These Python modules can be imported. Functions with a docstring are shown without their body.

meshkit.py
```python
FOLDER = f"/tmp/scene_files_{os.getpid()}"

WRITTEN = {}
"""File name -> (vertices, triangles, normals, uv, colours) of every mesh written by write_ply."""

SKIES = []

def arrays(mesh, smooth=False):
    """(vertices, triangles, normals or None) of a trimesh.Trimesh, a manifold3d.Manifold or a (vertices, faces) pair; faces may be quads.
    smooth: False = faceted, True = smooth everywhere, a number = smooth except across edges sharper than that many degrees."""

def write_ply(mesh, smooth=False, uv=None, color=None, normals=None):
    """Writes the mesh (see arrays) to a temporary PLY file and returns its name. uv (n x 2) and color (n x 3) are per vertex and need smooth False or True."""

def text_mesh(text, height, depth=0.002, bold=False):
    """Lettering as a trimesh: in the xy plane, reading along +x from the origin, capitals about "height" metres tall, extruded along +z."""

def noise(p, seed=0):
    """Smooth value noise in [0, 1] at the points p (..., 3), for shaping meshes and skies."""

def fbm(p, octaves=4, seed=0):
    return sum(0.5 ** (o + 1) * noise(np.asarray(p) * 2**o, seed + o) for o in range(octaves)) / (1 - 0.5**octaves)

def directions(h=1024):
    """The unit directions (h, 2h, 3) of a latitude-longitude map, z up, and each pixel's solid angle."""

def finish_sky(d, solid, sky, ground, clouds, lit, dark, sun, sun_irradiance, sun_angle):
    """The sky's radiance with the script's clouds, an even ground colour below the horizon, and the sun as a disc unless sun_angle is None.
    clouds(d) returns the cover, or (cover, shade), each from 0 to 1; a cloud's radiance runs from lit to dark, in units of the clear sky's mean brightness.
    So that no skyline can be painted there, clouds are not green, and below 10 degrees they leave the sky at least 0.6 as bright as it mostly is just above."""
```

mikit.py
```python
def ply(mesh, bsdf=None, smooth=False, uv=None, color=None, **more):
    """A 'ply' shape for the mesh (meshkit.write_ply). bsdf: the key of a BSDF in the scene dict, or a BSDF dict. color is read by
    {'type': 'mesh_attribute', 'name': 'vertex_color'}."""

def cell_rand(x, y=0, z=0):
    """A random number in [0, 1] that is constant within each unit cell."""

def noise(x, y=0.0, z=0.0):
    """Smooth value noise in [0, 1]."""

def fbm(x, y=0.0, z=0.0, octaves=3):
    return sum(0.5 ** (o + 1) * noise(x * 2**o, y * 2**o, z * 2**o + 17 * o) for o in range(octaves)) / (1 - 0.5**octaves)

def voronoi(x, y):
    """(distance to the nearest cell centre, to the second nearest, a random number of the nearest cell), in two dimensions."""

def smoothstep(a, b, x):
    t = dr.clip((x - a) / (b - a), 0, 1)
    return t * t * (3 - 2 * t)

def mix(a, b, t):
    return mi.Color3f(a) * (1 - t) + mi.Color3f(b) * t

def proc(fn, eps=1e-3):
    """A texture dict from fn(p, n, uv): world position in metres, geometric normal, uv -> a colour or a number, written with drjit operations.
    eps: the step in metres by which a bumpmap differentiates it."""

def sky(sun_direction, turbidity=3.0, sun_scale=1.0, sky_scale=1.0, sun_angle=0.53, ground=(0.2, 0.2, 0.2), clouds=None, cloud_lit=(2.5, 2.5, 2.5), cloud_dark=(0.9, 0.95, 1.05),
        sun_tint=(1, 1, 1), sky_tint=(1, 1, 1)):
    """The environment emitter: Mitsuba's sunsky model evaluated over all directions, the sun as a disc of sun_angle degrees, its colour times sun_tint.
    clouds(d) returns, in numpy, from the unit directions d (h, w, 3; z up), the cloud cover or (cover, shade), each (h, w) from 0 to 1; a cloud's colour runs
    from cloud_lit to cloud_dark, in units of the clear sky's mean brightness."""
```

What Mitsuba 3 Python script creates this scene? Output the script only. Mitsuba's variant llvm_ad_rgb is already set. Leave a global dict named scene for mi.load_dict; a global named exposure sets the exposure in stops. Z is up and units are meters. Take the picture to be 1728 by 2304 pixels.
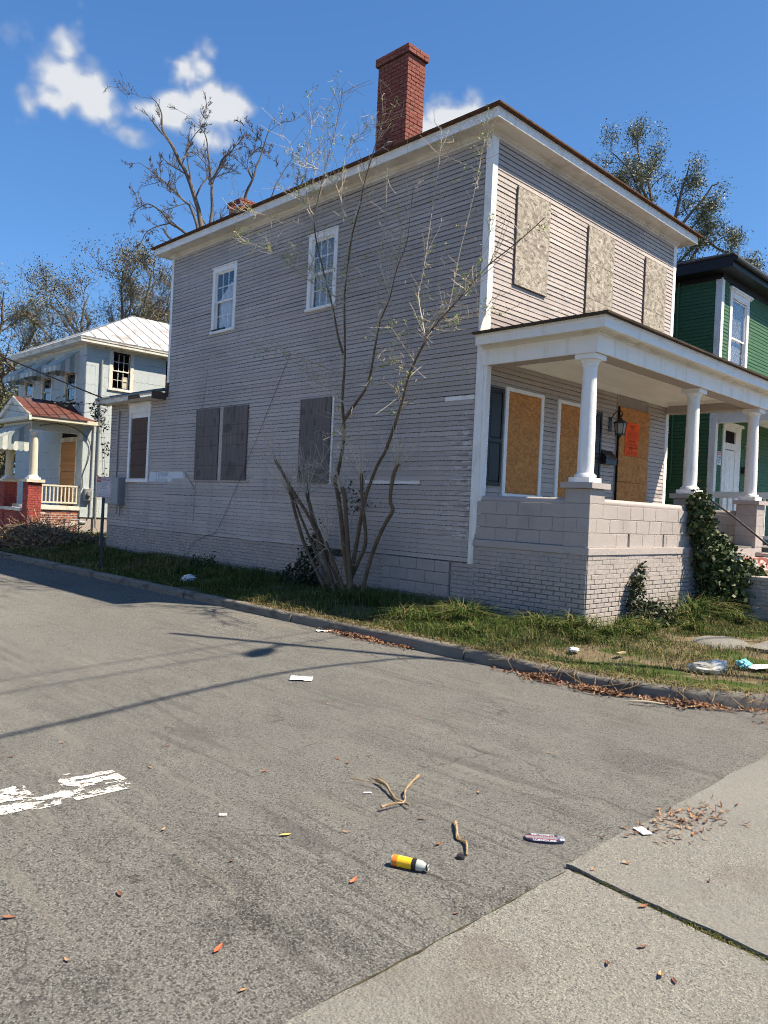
import math
import numpy as np
import drjit as dr
import mitsuba as mi
import trimesh
import mikit
import meshkit
from mikit import proc, noise, fbm, voronoi, cell_rand, smoothstep, mix
from shapely.geometry import Polygon, box as sbox
from shapely.ops import unary_union

T = mi.ScalarTransform4f
scene, labels = {}, {}

# ---------------------------------------------------------------- camera, sky, exposure
CAM = np.array([-9.57747, -7.60891, 1.57985])
UP = np.array([-0.030195, 0.035739, 0.998905])
FWD = np.array([0.703665, 0.710519, -0.004151])
scene['camera'] = {'type': 'perspective', 'fov': 52.956, 'fov_axis': 'x', 'near_clip': 0.05, 'far_clip': 3000.0,
                   'to_world': T().look_at(origin=CAM.tolist(), target=(CAM + FWD).tolist(), up=UP.tolist())}
exposure = 2.35
SUN = (3.45, -4.5, 7.8)


def clouds(d):
    """A few fair-weather clouds: lumps at given bearings and heights (degrees), ragged with noise."""
    az = np.degrees(np.arctan2(d[..., 1], d[..., 0]))
    el = np.degrees(np.arcsin(np.clip(d[..., 2], -1, 1)))
    q = d * 9.0
    w1 = meshkit.fbm(q * 1.7, 4, 5) - .5
    w2 = meshkit.fbm(q * 1.7 + 31.0, 4, 9) - .5
    az2, el2 = az + 5.5 * w1, el + 5.0 * w2
    body = 0
    lumps = [(68.6, 25.6, 3.0, 2.3, 1.2), (68.8, 28.0, 1.5, 1.7, 1.0), (70.3, 24.2, 2.2, 1.3, .95), (66.4, 25.2, 2.0, 1.2, .8), (65.2, 24.9, 2.2, .8, .62),
             (62.9, 25.5, 2.2, 1.1, .95), (60.6, 26.2, 2.3, 1.6, 1.2), (58.4, 25.6, 2.0, 1.4, 1.1), (57.4, 25.0, 1.2, 1.0, .9), (60.2, 28.4, .9, 1.6, .95), (59.4, 29.9, .8, .8, .7),
             (65.2, 23.4, 2.4, .55, .5), (40.9, 27.7, 1.9, 1.1, 1.35), (42.6, 26.6, 1.8, 1.2, 1.1), (40.0, 26.6, 1.4, .9, .7),
             (69.3, 31.2, 1.4, 1.0, .65), (72.3, 31.4, 2.5, .8, .65), (67.6, 30.6, .5, .9, .55), (70.5, 32.6, 1.5, .8, .55),
             (150, 30, 9, 3, 1.0), (200, 26, 12, 3.5, .9), (-60, 24, 9, 3, .9), (255, 35, 8, 3, .8)]
    for a, e, sa, se, k in lumps:
        da = (az2 - a + 180) % 360 - 180
        body = np.maximum(body, k * np.exp(-(da * np.cos(np.radians(e)) / sa) ** 2 - ((el2 - e) / se) ** 2))
    fine = meshkit.fbm(q * 4.0 + 2.2 * np.stack([w1, w2, w1], -1), 6, 3)
    c = 1.2 * body + 1.9 * (fine - .5) - .42
    t = np.clip(c / .72, 0, 1)
    cover = t * (.35 + .65 * t) * np.clip(body * 3 - .25, 0, 1)
    shade = np.clip(.55 - .9 * (cover - .3) + .5 * (fine - .5), 0, .6)
    return cover * .93, shade


scene['sky'] = mikit.sky(SUN, turbidity=2.6, sun_scale=1.35, sky_scale=1.0, clouds=clouds, cloud_lit=(2.2, 2.25, 2.3), cloud_dark=(1.2, 1.3, 1.45),
                         sky_tint=(0.56, 0.79, 0.97), sun_tint=(.96, 1.0, 1.03), ground=(.17, .165, .155))
labels['sky'] = {'kind': 'structure'}

# ---------------------------------------------------------------- helpers
_count = {}


def name(base):
    n = _count.get(base, -1) + 1
    _count[base] = n
    return base if n == 0 else f'{base}_{n:03d}'


def lab(key, label=None, cat=None, group=None, kind=None):
    d = {k: v for k, v in (('label', label), ('category', cat), ('group', group), ('kind', kind)) if v}
    if d:
        labels[key] = d


def thing(base, label, cat, group=None, kind=None):
    k = name(base)
    lab(k, label, cat, group, kind)
    return k


def clean(m):
    if isinstance(m, list):
        m = cat(m)
    if isinstance(m, (tuple, list)):
        v, f = np.asarray(m[0], float), np.asarray(m[1], int)
        if f.shape[1] == 4:
            f = np.vstack([f[:, [0, 1, 2]], f[:, [0, 2, 3]]])
        return trimesh.Trimesh(v, f, process=False)
    return m


def put(key, m, mat, smooth=False, color=None, **more):
    scene[key] = mikit.ply(clean(m), mat, smooth, color=color, **more)
    return key


def part(parent, base, m, mat, smooth=False, label=None, kind=None, color=None):
    k = name(parent + '__' + base)
    lab(k, label, kind=kind)
    return put(k, m, mat, smooth, color)


def solo(base, m, mat, label, cat, group=None, smooth=False, kind=None, color=None):
    k = thing(base, label, cat, group, kind)
    return put(k, m, mat, smooth, color)


def cat(ms):
    vs, fs, at = [], [], 0
    for m in ms:
        if hasattr(m, 'vertices'):
            v, f = np.array(m.vertices), np.array(m.faces)
        else:
            v, f = np.asarray(m[0], float), np.asarray(m[1], int)
            if f.shape[1] == 4:
                f = np.vstack([f[:, [0, 1, 2]], f[:, [0, 2, 3]]])
        vs.append(v)
        fs.append(f + at)
        at += len(v)
    return np.vstack(vs), np.vstack(fs)


HEX = np.array([[0, 3, 2, 1], [4, 5, 6, 7], [0, 1, 5, 4], [1, 2, 6, 5], [2, 3, 7, 6], [3, 0, 4, 7]])


def hexa(p8):
    return np.asarray(p8, float), HEX


def box(x0, x1, y0, y1, z0, z1):
    return hexa([(x0, y0, z0), (x1, y0, z0), (x1, y1, z0), (x0, y1, z0), (x0, y0, z1), (x1, y0, z1), (x1, y1, z1), (x0, y1, z1)])


class Wall:
    """A frame on a wall: u along it, z up, d out of it."""

    def __init__(s, o, du, n):
        s.o, s.du, s.n = np.array(o, float), np.array(du, float), np.array(n, float)

    def p(s, u, z, d=0.0):
        return s.o + s.du * u + s.n * d + np.array([0, 0, z])

    def box(s, u0, u1, z0, z1, d0, d1, ch=0.0):
        if ch <= 0:
            return hexa([s.p(u0, z0, d0), s.p(u1, z0, d0), s.p(u1, z0, d1), s.p(u0, z0, d1), s.p(u0, z1, d0), s.p(u1, z1, d0), s.p(u1, z1, d1), s.p(u0, z1, d1)])
        q = d1 - ch
        a = [s.p(u, z, d0) for u, z in ((u0, z0), (u1, z0), (u1, z1), (u0, z1))]
        b = [s.p(u, z, q) for u, z in ((u0, z0), (u1, z0), (u1, z1), (u0, z1))]
        c = [s.p(u, z, d1) for u, z in ((u0 + ch, z0 + ch), (u1 - ch, z0 + ch), (u1 - ch, z1 - ch), (u0 + ch, z1 - ch))]
        f = [[i, (i + 1) % 4, (i + 1) % 4 + 4, i + 4] for i in range(4)] + [[i + 4, (i + 1) % 4 + 4, (i + 1) % 4 + 8, i + 8] for i in range(4)] + [[8, 9, 10, 11], [3, 2, 1, 0]]
        return np.array(a + b + c), np.array(f)

    def clap(s, u0, u1, z0, e, t):
        a, b = s.p, []
        for u in (u0, u1):
            b += [a(u, z0 + .0068, 0), a(u, z0 + .0068, t), a(u, z0 + e + .001, .011), a(u, z0 + e + .001, 0)]
        return np.array(b), np.array([[0, 1, 2, 3], [7, 6, 5, 4], [0, 4, 5, 1], [1, 5, 6, 2], [2, 6, 7, 3], [3, 7, 4, 0]])

    def poly(s, pts, d0, d1):
        """An upright prism of the outline pts (u, z) from depth d0 to d1."""
        m = trimesh.creation.extrude_polygon(pts if hasattr(pts, 'exterior') else Polygon(pts), 1.0, engine='earcut')
        v = np.array(m.vertices)
        w = s.o + np.outer(v[:, 0], s.du) + np.outer(d0 + (d1 - d0) * v[:, 2], s.n) + np.outer(v[:, 1], [0, 0, 1.0])
        return w, np.array(m.faces)

    def text(s, text, u, z, h, d, flip=1, width=None, bold=False):
        """Lettering on the wall, its left end at u as the reader sees it; flip -1 where u runs to the reader's left."""
        m = meshkit.text_mesh(text, h, .001, bold)
        v = np.array(m.vertices)
        k = 1.0 if width is None else width / max(v[:, 0].max(), 1e-6)
        w = s.o + np.outer(u + flip * v[:, 0] * k, s.du) + np.outer(d + v[:, 2], s.n) + np.outer(z + v[:, 1], [0, 0, 1.0])
        return w, np.array(m.faces)


def tube(pts, radii, sides=6, cap=True):
    p = np.asarray(pts, float)
    r = np.broadcast_to(np.asarray(radii, float), (len(p),))
    t = np.gradient(p, axis=0)
    t /= np.linalg.norm(t, axis=1, keepdims=True) + 1e-12
    ref = np.array([.31, .87, .11]) if abs(t[:, 2]).mean() > .7 else np.array([.1, .2, 1.0])
    a = np.cross(t, ref)
    a /= np.linalg.norm(a, axis=1, keepdims=True) + 1e-12
    b = np.cross(t, a)
    ang = np.arange(sides) * 2 * np.pi / sides
    v = (p[:, None] + r[:, None, None] * (np.cos(ang)[None, :, None] * a[:, None] + np.sin(ang)[None, :, None] * b[:, None])).reshape(-1, 3)
    n = len(p)
    i, j = np.meshgrid(np.arange(n - 1), np.arange(sides), indexing='ij')
    q = np.stack([i * sides + j, i * sides + (j + 1) % sides, (i + 1) * sides + (j + 1) % sides, (i + 1) * sides + j], -1).reshape(-1, 4)
    f = np.vstack([q[:, [0, 1, 2]], q[:, [0, 2, 3]]])
    if cap:
        v = np.vstack([v, p[:1], p[-1:]])
        k = np.arange(sides)
        f = np.vstack([f, np.stack([(k + 1) % sides, k, k * 0 + n * sides], 1), np.stack([(n - 1) * sides + k, (n - 1) * sides + (k + 1) % sides, k * 0 + n * sides + 1], 1)])
    return v, f


def curve(pts, n=24):
    """A smooth line through the points (Catmull-Rom)."""
    p = np.asarray(pts, float)
    if len(p) < 3:
        return p[0] + np.linspace(0, 1, n)[:, None] * (p[1] - p[0])
    e = np.vstack([2 * p[0] - p[1], p, 2 * p[-1] - p[-2]])
    out = []
    m = max(2, n // (len(p) - 1))
    for i in range(len(p) - 1):
        a, b, c, d = e[i:i + 4]
        for t in np.linspace(0, 1, m, endpoint=False):
            out.append(.5 * (2 * b + (c - a) * t + (2 * a - 5 * b + 4 * c - d) * t * t + (3 * b - 3 * c + d - a) * t ** 3))
    return np.array(out + [p[-1]])


def lathe(prof, c, sides=28):
    prof = np.asarray(prof, float)
    ang = np.arange(sides) * 2 * np.pi / sides
    v = np.stack([c[0] + prof[:, :1] * np.cos(ang), c[1] + prof[:, :1] * np.sin(ang), c[2] + np.repeat(prof[:, 1:], sides, 1)], -1).reshape(-1, 3)
    i, j = np.meshgrid(np.arange(len(prof) - 1), np.arange(sides), indexing='ij')
    return v, np.stack([i * sides + j, i * sides + (j + 1) % sides, (i + 1) * sides + (j + 1) % sides, (i + 1) * sides + j], -1).reshape(-1, 4)


def sphere(c, r, squash=(1, 1, 1), sub=2, rough=0.0, seed=0):
    m = trimesh.creation.icosphere(sub, 1.0)
    v = np.array(m.vertices)
    if rough:
        v = v * (1 + rough * (meshkit.fbm(v * 2.2 + seed * 7.1, 3, seed) - .5))[:, None] 
    return v * r * np.array(squash) + np.array(c), np.array(m.faces)


def prism(poly, z0, z1):
    m = trimesh.creation.extrude_polygon(poly, z1 - z0, engine='earcut')
    v = np.array(m.vertices)
    v[:, 2] += z0
    return v, np.array(m.faces)


def move(m, loc=(0, 0, 0), rz=0.0, ry=0.0, rx=0.0):
    v, f = m
    M = trimesh.transformations.euler_matrix(rx, ry, rz, 'sxyz')[:3, :3]
    return np.asarray(v) @ M.T + np.asarray(loc), f


def ground_z(x, y):
    """Height of the grass verge and the yards."""
    x, y = np.asarray(x, float), np.asarray(y, float)
    s = lambda a, b, t: np.clip((t - a) / (b - a), 0, 1) ** 2 * (3 - 2 * np.clip((t - a) / (b - a), 0, 1))
    z = -.035 + .06 * s(-2.4, -.8, x) * s(-5.5, -3.0, y) + .06 * s(2, 10, y) * s(-2.2, -.5, x)
    z = z + .27 * s(13.0, 16.0, y) * s(-2.3, -.9, x)
    z = z + .035 * (meshkit.noise(np.stack([x * 1.7, y * 1.7, x * 0], -1), 4) - .5) * s(-2.45, -2.0, x)
    return z


# ---------------------------------------------------------------- materials
def M(key, color, rough=.75, spec=.3, bump=None, metal=0.0, bump_scale=1.0, kind='principled', **more):
    if callable(color):
        col = proc(color)
    elif isinstance(color, dict):
        col = color
    else:
        col = {'type': 'rgb', 'value': list(color)}
    if kind == 'diffuse':
        b = {'type': 'diffuse', 'reflectance': col}
    else:
        b = {'type': 'principled', 'base_color': col, 'roughness': rough, 'specular': spec, 'metallic': metal, **more}
    if bump is not None:
        b = {'type': 'bumpmap', 'arbitrary': proc(bump, 2e-3), 'scale': bump_scale, 'nested': b}
    scene[key] = {'type': 'twosided', 'bsdf': b}
    return key


def lerp(a, b, t):
    return a * (1 - t) + b * t


def c3(a):
    return mi.Color3f(*a)


def f_siding(p, n, uv):
    u = p.x + p.y
    k = dr.floor((p.z - .783) / .0812)
    v = .90 + .17 * cell_rand(k, dr.floor(u * .37 + 3.7 * cell_rand(k, 3)), 1)
    v *= .95 + .10 * fbm(u * .9, p.z * 1.3, 4.0)
    v *= 1 - .08 * smoothstep(.56, .76, fbm(u * 5.5, p.z * .55, 21.0, 4))      # grey water streaks
    fr = smoothstep(-.02, .02, p.x)
    streak = smoothstep(.70, .80, fbm(u * 3.2, p.z * 52, 3.0 + 0 * u, 3)) * (.25 + .75 * fr)   # flaked paint, along the grain
    spots = smoothstep(.60, .72, fbm(u * 1.1, p.z * .9, 9.0, 3))
    side = smoothstep(.02, -.02, p.x)                                        # worse on the two weather corners
    corner = side * smoothstep(1.3, .15, p.y + .55 * fbm(p.y * 3, p.z * 2.2, 1.0)) * smoothstep(3.5, 2.7, p.z) * smoothstep(.9, 1.3, p.z)
    wear = dr.minimum(streak * (.35 + .65 * spots) + corner * smoothstep(.42, .62, fbm(u * 3.2, p.z * 30, 6.0)), 1)
    col = mix((.440, .385, .352), (.385, .338, .308), smoothstep(.45, .7, fbm(u * .5, p.z * .45, 12.0))) * v
    butt = smoothstep(.75, .95, dr.abs(n.z))                                 # the boards' lower edges, coloured dark to draw the lap shade lines
    raw = mix((.60, .59, .57), (.16, .14, .13), smoothstep(.45, .62, fbm(u * 8, p.z * 40, 2.0)))
    # the splash line over the porch roof: rusty run-off and mildew on the front wall
    front = smoothstep(-.06, -.01, -p.y) * smoothstep(-.02, .03, p.x)
    low = smoothstep(5.35, 4.55, p.z + .5 * fbm(p.x * 1.5, 2.0)) * smoothstep(4.2, 4.4, p.z) * front
    col = mix(col, c3((.55, .38, .24)), .35 * low * fbm(p.x * 2, p.z * 5, 3.0))
    col = mix(col, c3((.10, .06, .07)), low * smoothstep(4.98, 4.70, p.z - .25 * fbm(p.x * 4, p.z * 7, 5.0)) * .75)
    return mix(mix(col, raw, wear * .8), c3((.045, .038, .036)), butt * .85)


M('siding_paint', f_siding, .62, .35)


def f_white(p, n, uv):
    v = fbm(p.x * 3 + p.y * 3, p.z * 3, 2.0)
    g = smoothstep(.55, .75, fbm(p.x * 9 + p.y * 9, p.z * 2.0, 7.0, 4))
    return mix((.80, .80, .80), (.68, .66, .62), .5 * v + .6 * g)


M('white_paint', f_white, .5, .4)
M('white_rough', f_white, .55, .4, bump=lambda p, n, uv: .004 * fbm(p.x * 38 + p.y * 9, p.y * 38, p.z * 30, 3))


def f_soffit(p, n, uv):
    g = fbm(p.x * 1.2, p.y * 1.2, p.z * 2, 4)
    s = smoothstep(.5, .75, fbm(p.x * 4, p.y * 4, 3.0))
    return mix((.72, .70, .66), (.52, .48, .42), .7 * g + .4 * s)


M('soffit_paint', f_soffit, .6, .3)
M('ceiling_paint', lambda p, n, uv: mix((.82, .81, .78), (.72, .70, .65), fbm(p.x * 2, p.y * 9, 1.0)), .6, .3)
M('taupe_paint', lambda p, n, uv: mix((.38, .33, .30), (.31, .27, .245), fbm(p.x * 3, p.y * 3, p.z * 6)), .6, .3)


def f_masonry(p, n, uv):
    u = p.x + p.y
    v = fbm(u * 2.0, p.z * 2.0, 1.5)
    pit = smoothstep(.64, .74, fbm(u * 40, p.z * 40, p.x * 40, 2))
    dirt = smoothstep(.52, .78, fbm(u * 3, p.z * 4, 8.0))
    col = mix((.41, .362, .335), (.345, .31, .288), v)
    col = mix(col, c3((.30, .27, .25)), pit * .5)
    return mix(col, c3((.26, .23, .21)), dirt * .25)


M('masonry_paint', f_masonry, .7, .25, bump=lambda p, n, uv: .003 * fbm(p.x * 45, p.y * 45, p.z * 45, 3))
M('old_mortar', lambda p, n, uv: mix((.22, .20, .185), (.36, .33, .31), smoothstep(.35, .6, fbm((p.x + p.y) * 2.4, p.z * 3, 2.0))), .9, .1)
M('ledge_paint', lambda p, n, uv: mix((.41, .362, .335), (.355, .315, .295), fbm((p.x + p.y) * 3, p.z * 12, 2.0)), .65, .3, bump=lambda p, n, uv: .002 * fbm(p.x * 30, p.y * 30, p.z * 30))


def osb(dark, light, wet):
    def f(p, n, uv):
        u = p.x + p.y
        a = 1.1 * (noise(u * 9, p.z * 9, 3.0) - .5)
        r = cell_rand(dr.floor(u * 7), dr.floor(p.z * 5), 2) * 2.2 - 1.1
        x, y = u * dr.cos(r + a) - p.z * dr.sin(r + a), u * dr.sin(r + a) + p.z * dr.cos(r + a)
        d1, d2, k = voronoi(x * 24, y * 6)
        d3, d4, k2 = voronoi(u * 13 + 9, p.z * 24)
        t = smoothstep(.15, .85, .55 * k + .35 * k2 + .2 * noise(x * 110, y * 9))
        col = mix(dark, light, t)
        edge = smoothstep(.10, .0, d2 - d1)
        return mix(col, c3(wet), .45 * edge + .5 * smoothstep(.88, .97, k))
    return f


M('osb_weathered', osb((.115, .092, .07), (.56, .51, .43), (.07, .055, .042)), .8, .15)
M('osb_fresh', osb((.35, .142, .042), (.60, .28, .095), (.22, .095, .03)), .75, .2)
M('osb_edge', (.16, .11, .10), .8, .1)


def f_ply(p, n, uv):
    u = p.x + p.y
    g = fbm(u * 55 + 5 * noise(u * 3, p.z * 1.2, 1.0), p.z * 2.0, 2.0, 3)
    k = smoothstep(.72, .8, noise(u * 9, p.z * 5, 4.0))
    return mix(mix((.10, .088, .085), (.205, .18, .17), g), c3((.06, .05, .05)), k * .5)


M('grey_plywood', f_ply, .8, .15)
M('brown_plywood', lambda p, n, uv: mix((.075, .05, .042), (.15, .105, .085), fbm((p.x + p.y) * 60, p.z * 3, 2.0)), .8, .15)
M('orange_plywood', lambda p, n, uv: mix((.36, .16, .055), (.50, .26, .10), fbm(p.x * 3, p.z * 18 + 6 * noise(p.x * 3, p.z * 2, 1.0), 2.0)), .7, .2)
M('black_shutter', (.012, .014, .016), .45, .4)
M('black_metal', (.015, .015, .016), .4, .5)
M('dark_void', (.02, .018, .017), .9, .1)
M('lap_shade_core', (.05, .043, .038), .9, .1)  # wall core coloured near-black so the siding gaps read as shadow lines
M('curtain', lambda p, n, uv: mix((.55, .57, .60), (.42, .44, .47), fbm(p.y * 9, p.z * 2, 1.0)), .9, .1)
M('blind', (.70, .70, .69), .6, .3)
scene['glass'] = {'type': 'thindielectric', 'int_ior': 1.5}
M('frosted_glass', (.42, .43, .40), .25, .5)
M('roof_shingle', lambda p, n, uv: mix((.035, .028, .024), (.085, .06, .045), fbm(p.x * 9, p.y * 9, p.z * 9)), .9, .15)
M('roof_edge', lambda p, n, uv: mix((.05, .03, .022), (.15, .075, .045), fbm(p.x * 14, p.y * 14, p.z * 4, 4)), .9, .15)
M('dark_shingle', lambda p, n, uv: mix((.045, .045, .048), (.10, .10, .10), cell_rand(dr.floor(p.y * 6 + p.x * 2), dr.floor(p.z * 30), 1)), .9, .15)


def brick_col(a, b, c):
    def f(p, n, uv):
        u = p.x + p.y
        t = fbm(u * 6, p.z * 9, p.x * 5, 3)
        soot = smoothstep(.5, .72, fbm(u * 2.2, p.z * 2.2, 3.0, 4))
        speck = smoothstep(.66, .74, noise(p.x * 70, p.y * 70, p.z * 70))
        return mix(mix(mix(a, b, t), c3(c), soot * .7), c3((.45, .36, .30)), speck * .35)
    return f


M('red_brick', brick_col((.25, .080, .06), (.17, .052, .043), (.09, .04, .035)), .85, .15, bump=lambda p, n, uv: .002 * fbm(p.x * 60, p.y * 60, p.z * 60))
M('dark_brick', brick_col((.26, .08, .06), (.20, .065, .055), (.075, .04, .036)), .85, .15)
M('orange_brick', brick_col((.38, .15, .07), (.32, .115, .06), (.25, .10, .07)), .85, .15)
M('chimney_mortar', (.065, .05, .045), .9, .1)
M('lime_wash', lambda p, n, uv: mix((.62, .58, .52), (.22, .15, .12), smoothstep(.45, .6, fbm(p.x * 14 + p.y * 14, p.z * 9, 1.0))), .85, .15)
M('step_brick', lambda p, n, uv: mix(mix((.30, .11, .085), (.20, .08, .065), fbm(p.x * 9, p.y * 9, p.z * 9)), c3((.52, .47, .44)), smoothstep(.50, .58, fbm(p.x * 7, p.y * 7, p.z * 12, 4))), .85, .15)
M('pale_mortar', (.46, .41, .36), .9, .1)
M('pier_brick', brick_col((.36, .07, .06), (.29, .06, .05), (.17, .04, .035)), .8, .2)
M('pier_mortar', (.33, .13, .11), .9, .1)
M('cream_paint', lambda p, n, uv: mix((.64, .60, .47), (.54, .50, .39), fbm(p.x * 4 + p.y * 4, p.z * 4, 1.0)), .55, .3)
M('old_cream', lambda p, n, uv: mix((.66, .63, .55), (.47, .43, .35), smoothstep(.5, .75, fbm(p.x * 6 + p.y * 6, p.z * 6, 1.0, 4))), .65, .25)


def f_blue(p, n, uv):
    u = p.x + p.y
    g = noise(u * 60, p.z * 2.5, 1.0)
    st = smoothstep(.55, .75, fbm(u * 2.2, p.z * 1.0, 5.0, 4))
    v = cell_rand(dr.floor(u * 1.64 + .5 * dr.floor(p.z / .302)), dr.floor(p.z / .302), 3)
    return mix(mix((.45, .50, .51), (.38, .44, .46), .5 * g + .5 * v), c3((.44, .46, .44)), st * .5)


M('blue_shingle', f_blue, .7, .25)
M('white_roof_metal', lambda p, n, uv: mix((.46, .455, .46), (.27, .25, .24), smoothstep(.46, .72, fbm(p.x * 3, p.y * 3, p.z * 3, 4))), .55, .4)
M('rust_roof', lambda p, n, uv: mix(mix((.115, .038, .027), (.08, .032, .026), fbm(p.x * 4, p.y * 4, 1.0)), c3((.075, .05, .05)), smoothstep(.5, .72, fbm(p.x * 2, p.y * 2, 4.0, 4))), .7, .3)
M('grey_roof_metal', lambda p, n, uv: mix((.20, .225, .25), (.13, .145, .16), fbm(p.x * 4, p.y * 4, 1.0)), .5, .4)
M('awning_green', lambda p, n, uv: mix((.30, .36, .36), (.22, .27, .27), fbm(p.x * 7, p.y * 7, p.z * 7)), .5, .4)
M('awning_white', lambda p, n, uv: mix((.60, .61, .56), (.42, .43, .38), fbm(p.x * 7, p.y * 7, p.z * 7)), .55, .4)


def f_green(p, n, uv):
    u = p.x + p.y
    return mix((.052, .138, .062), (.040, .108, .048), fbm(u * 1.5, p.z * 10, 2.0))


M('green_paint', f_green, .6, .35)
M('black_trim', (.010, .011, .012), .5, .4)
M('grey_metal', lambda p, n, uv: mix((.30, .31, .32), (.22, .225, .23), fbm(p.x * 6, p.y * 6, p.z * 6)), .5, .4, metal=.3)
M('conduit', (.34, .34, .34), .5, .4, metal=.4)
M('post_metal', (.035, .045, .06), .5, .4, metal=.3)
M('cable_grey', (.10, .095, .09), .7, .2)
M('cable_black', (.018, .018, .02), .6, .3)
M('cable_white', (.5, .5, .48), .6, .3)
M('sign_white', (.62, .60, .61), .4, .4)
M('sign_red', (.45, .02, .04), .4, .4)
M('sign_ink', (.03, .03, .035), .5, .3)
M('sign_redink', (.40, .05, .06), .5, .3)
M('orange_paper', (.85, .10, .012), .7, .2)
M('orange_ink', (.16, .02, .012), .7, .2)
M('house_wrap', (.62, .66, .70), .6, .3)
M('wrap_ink', (.30, .36, .42), .6, .3)
M('porch_light_glass', (.30, .31, .28), .2, .5)


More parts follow.
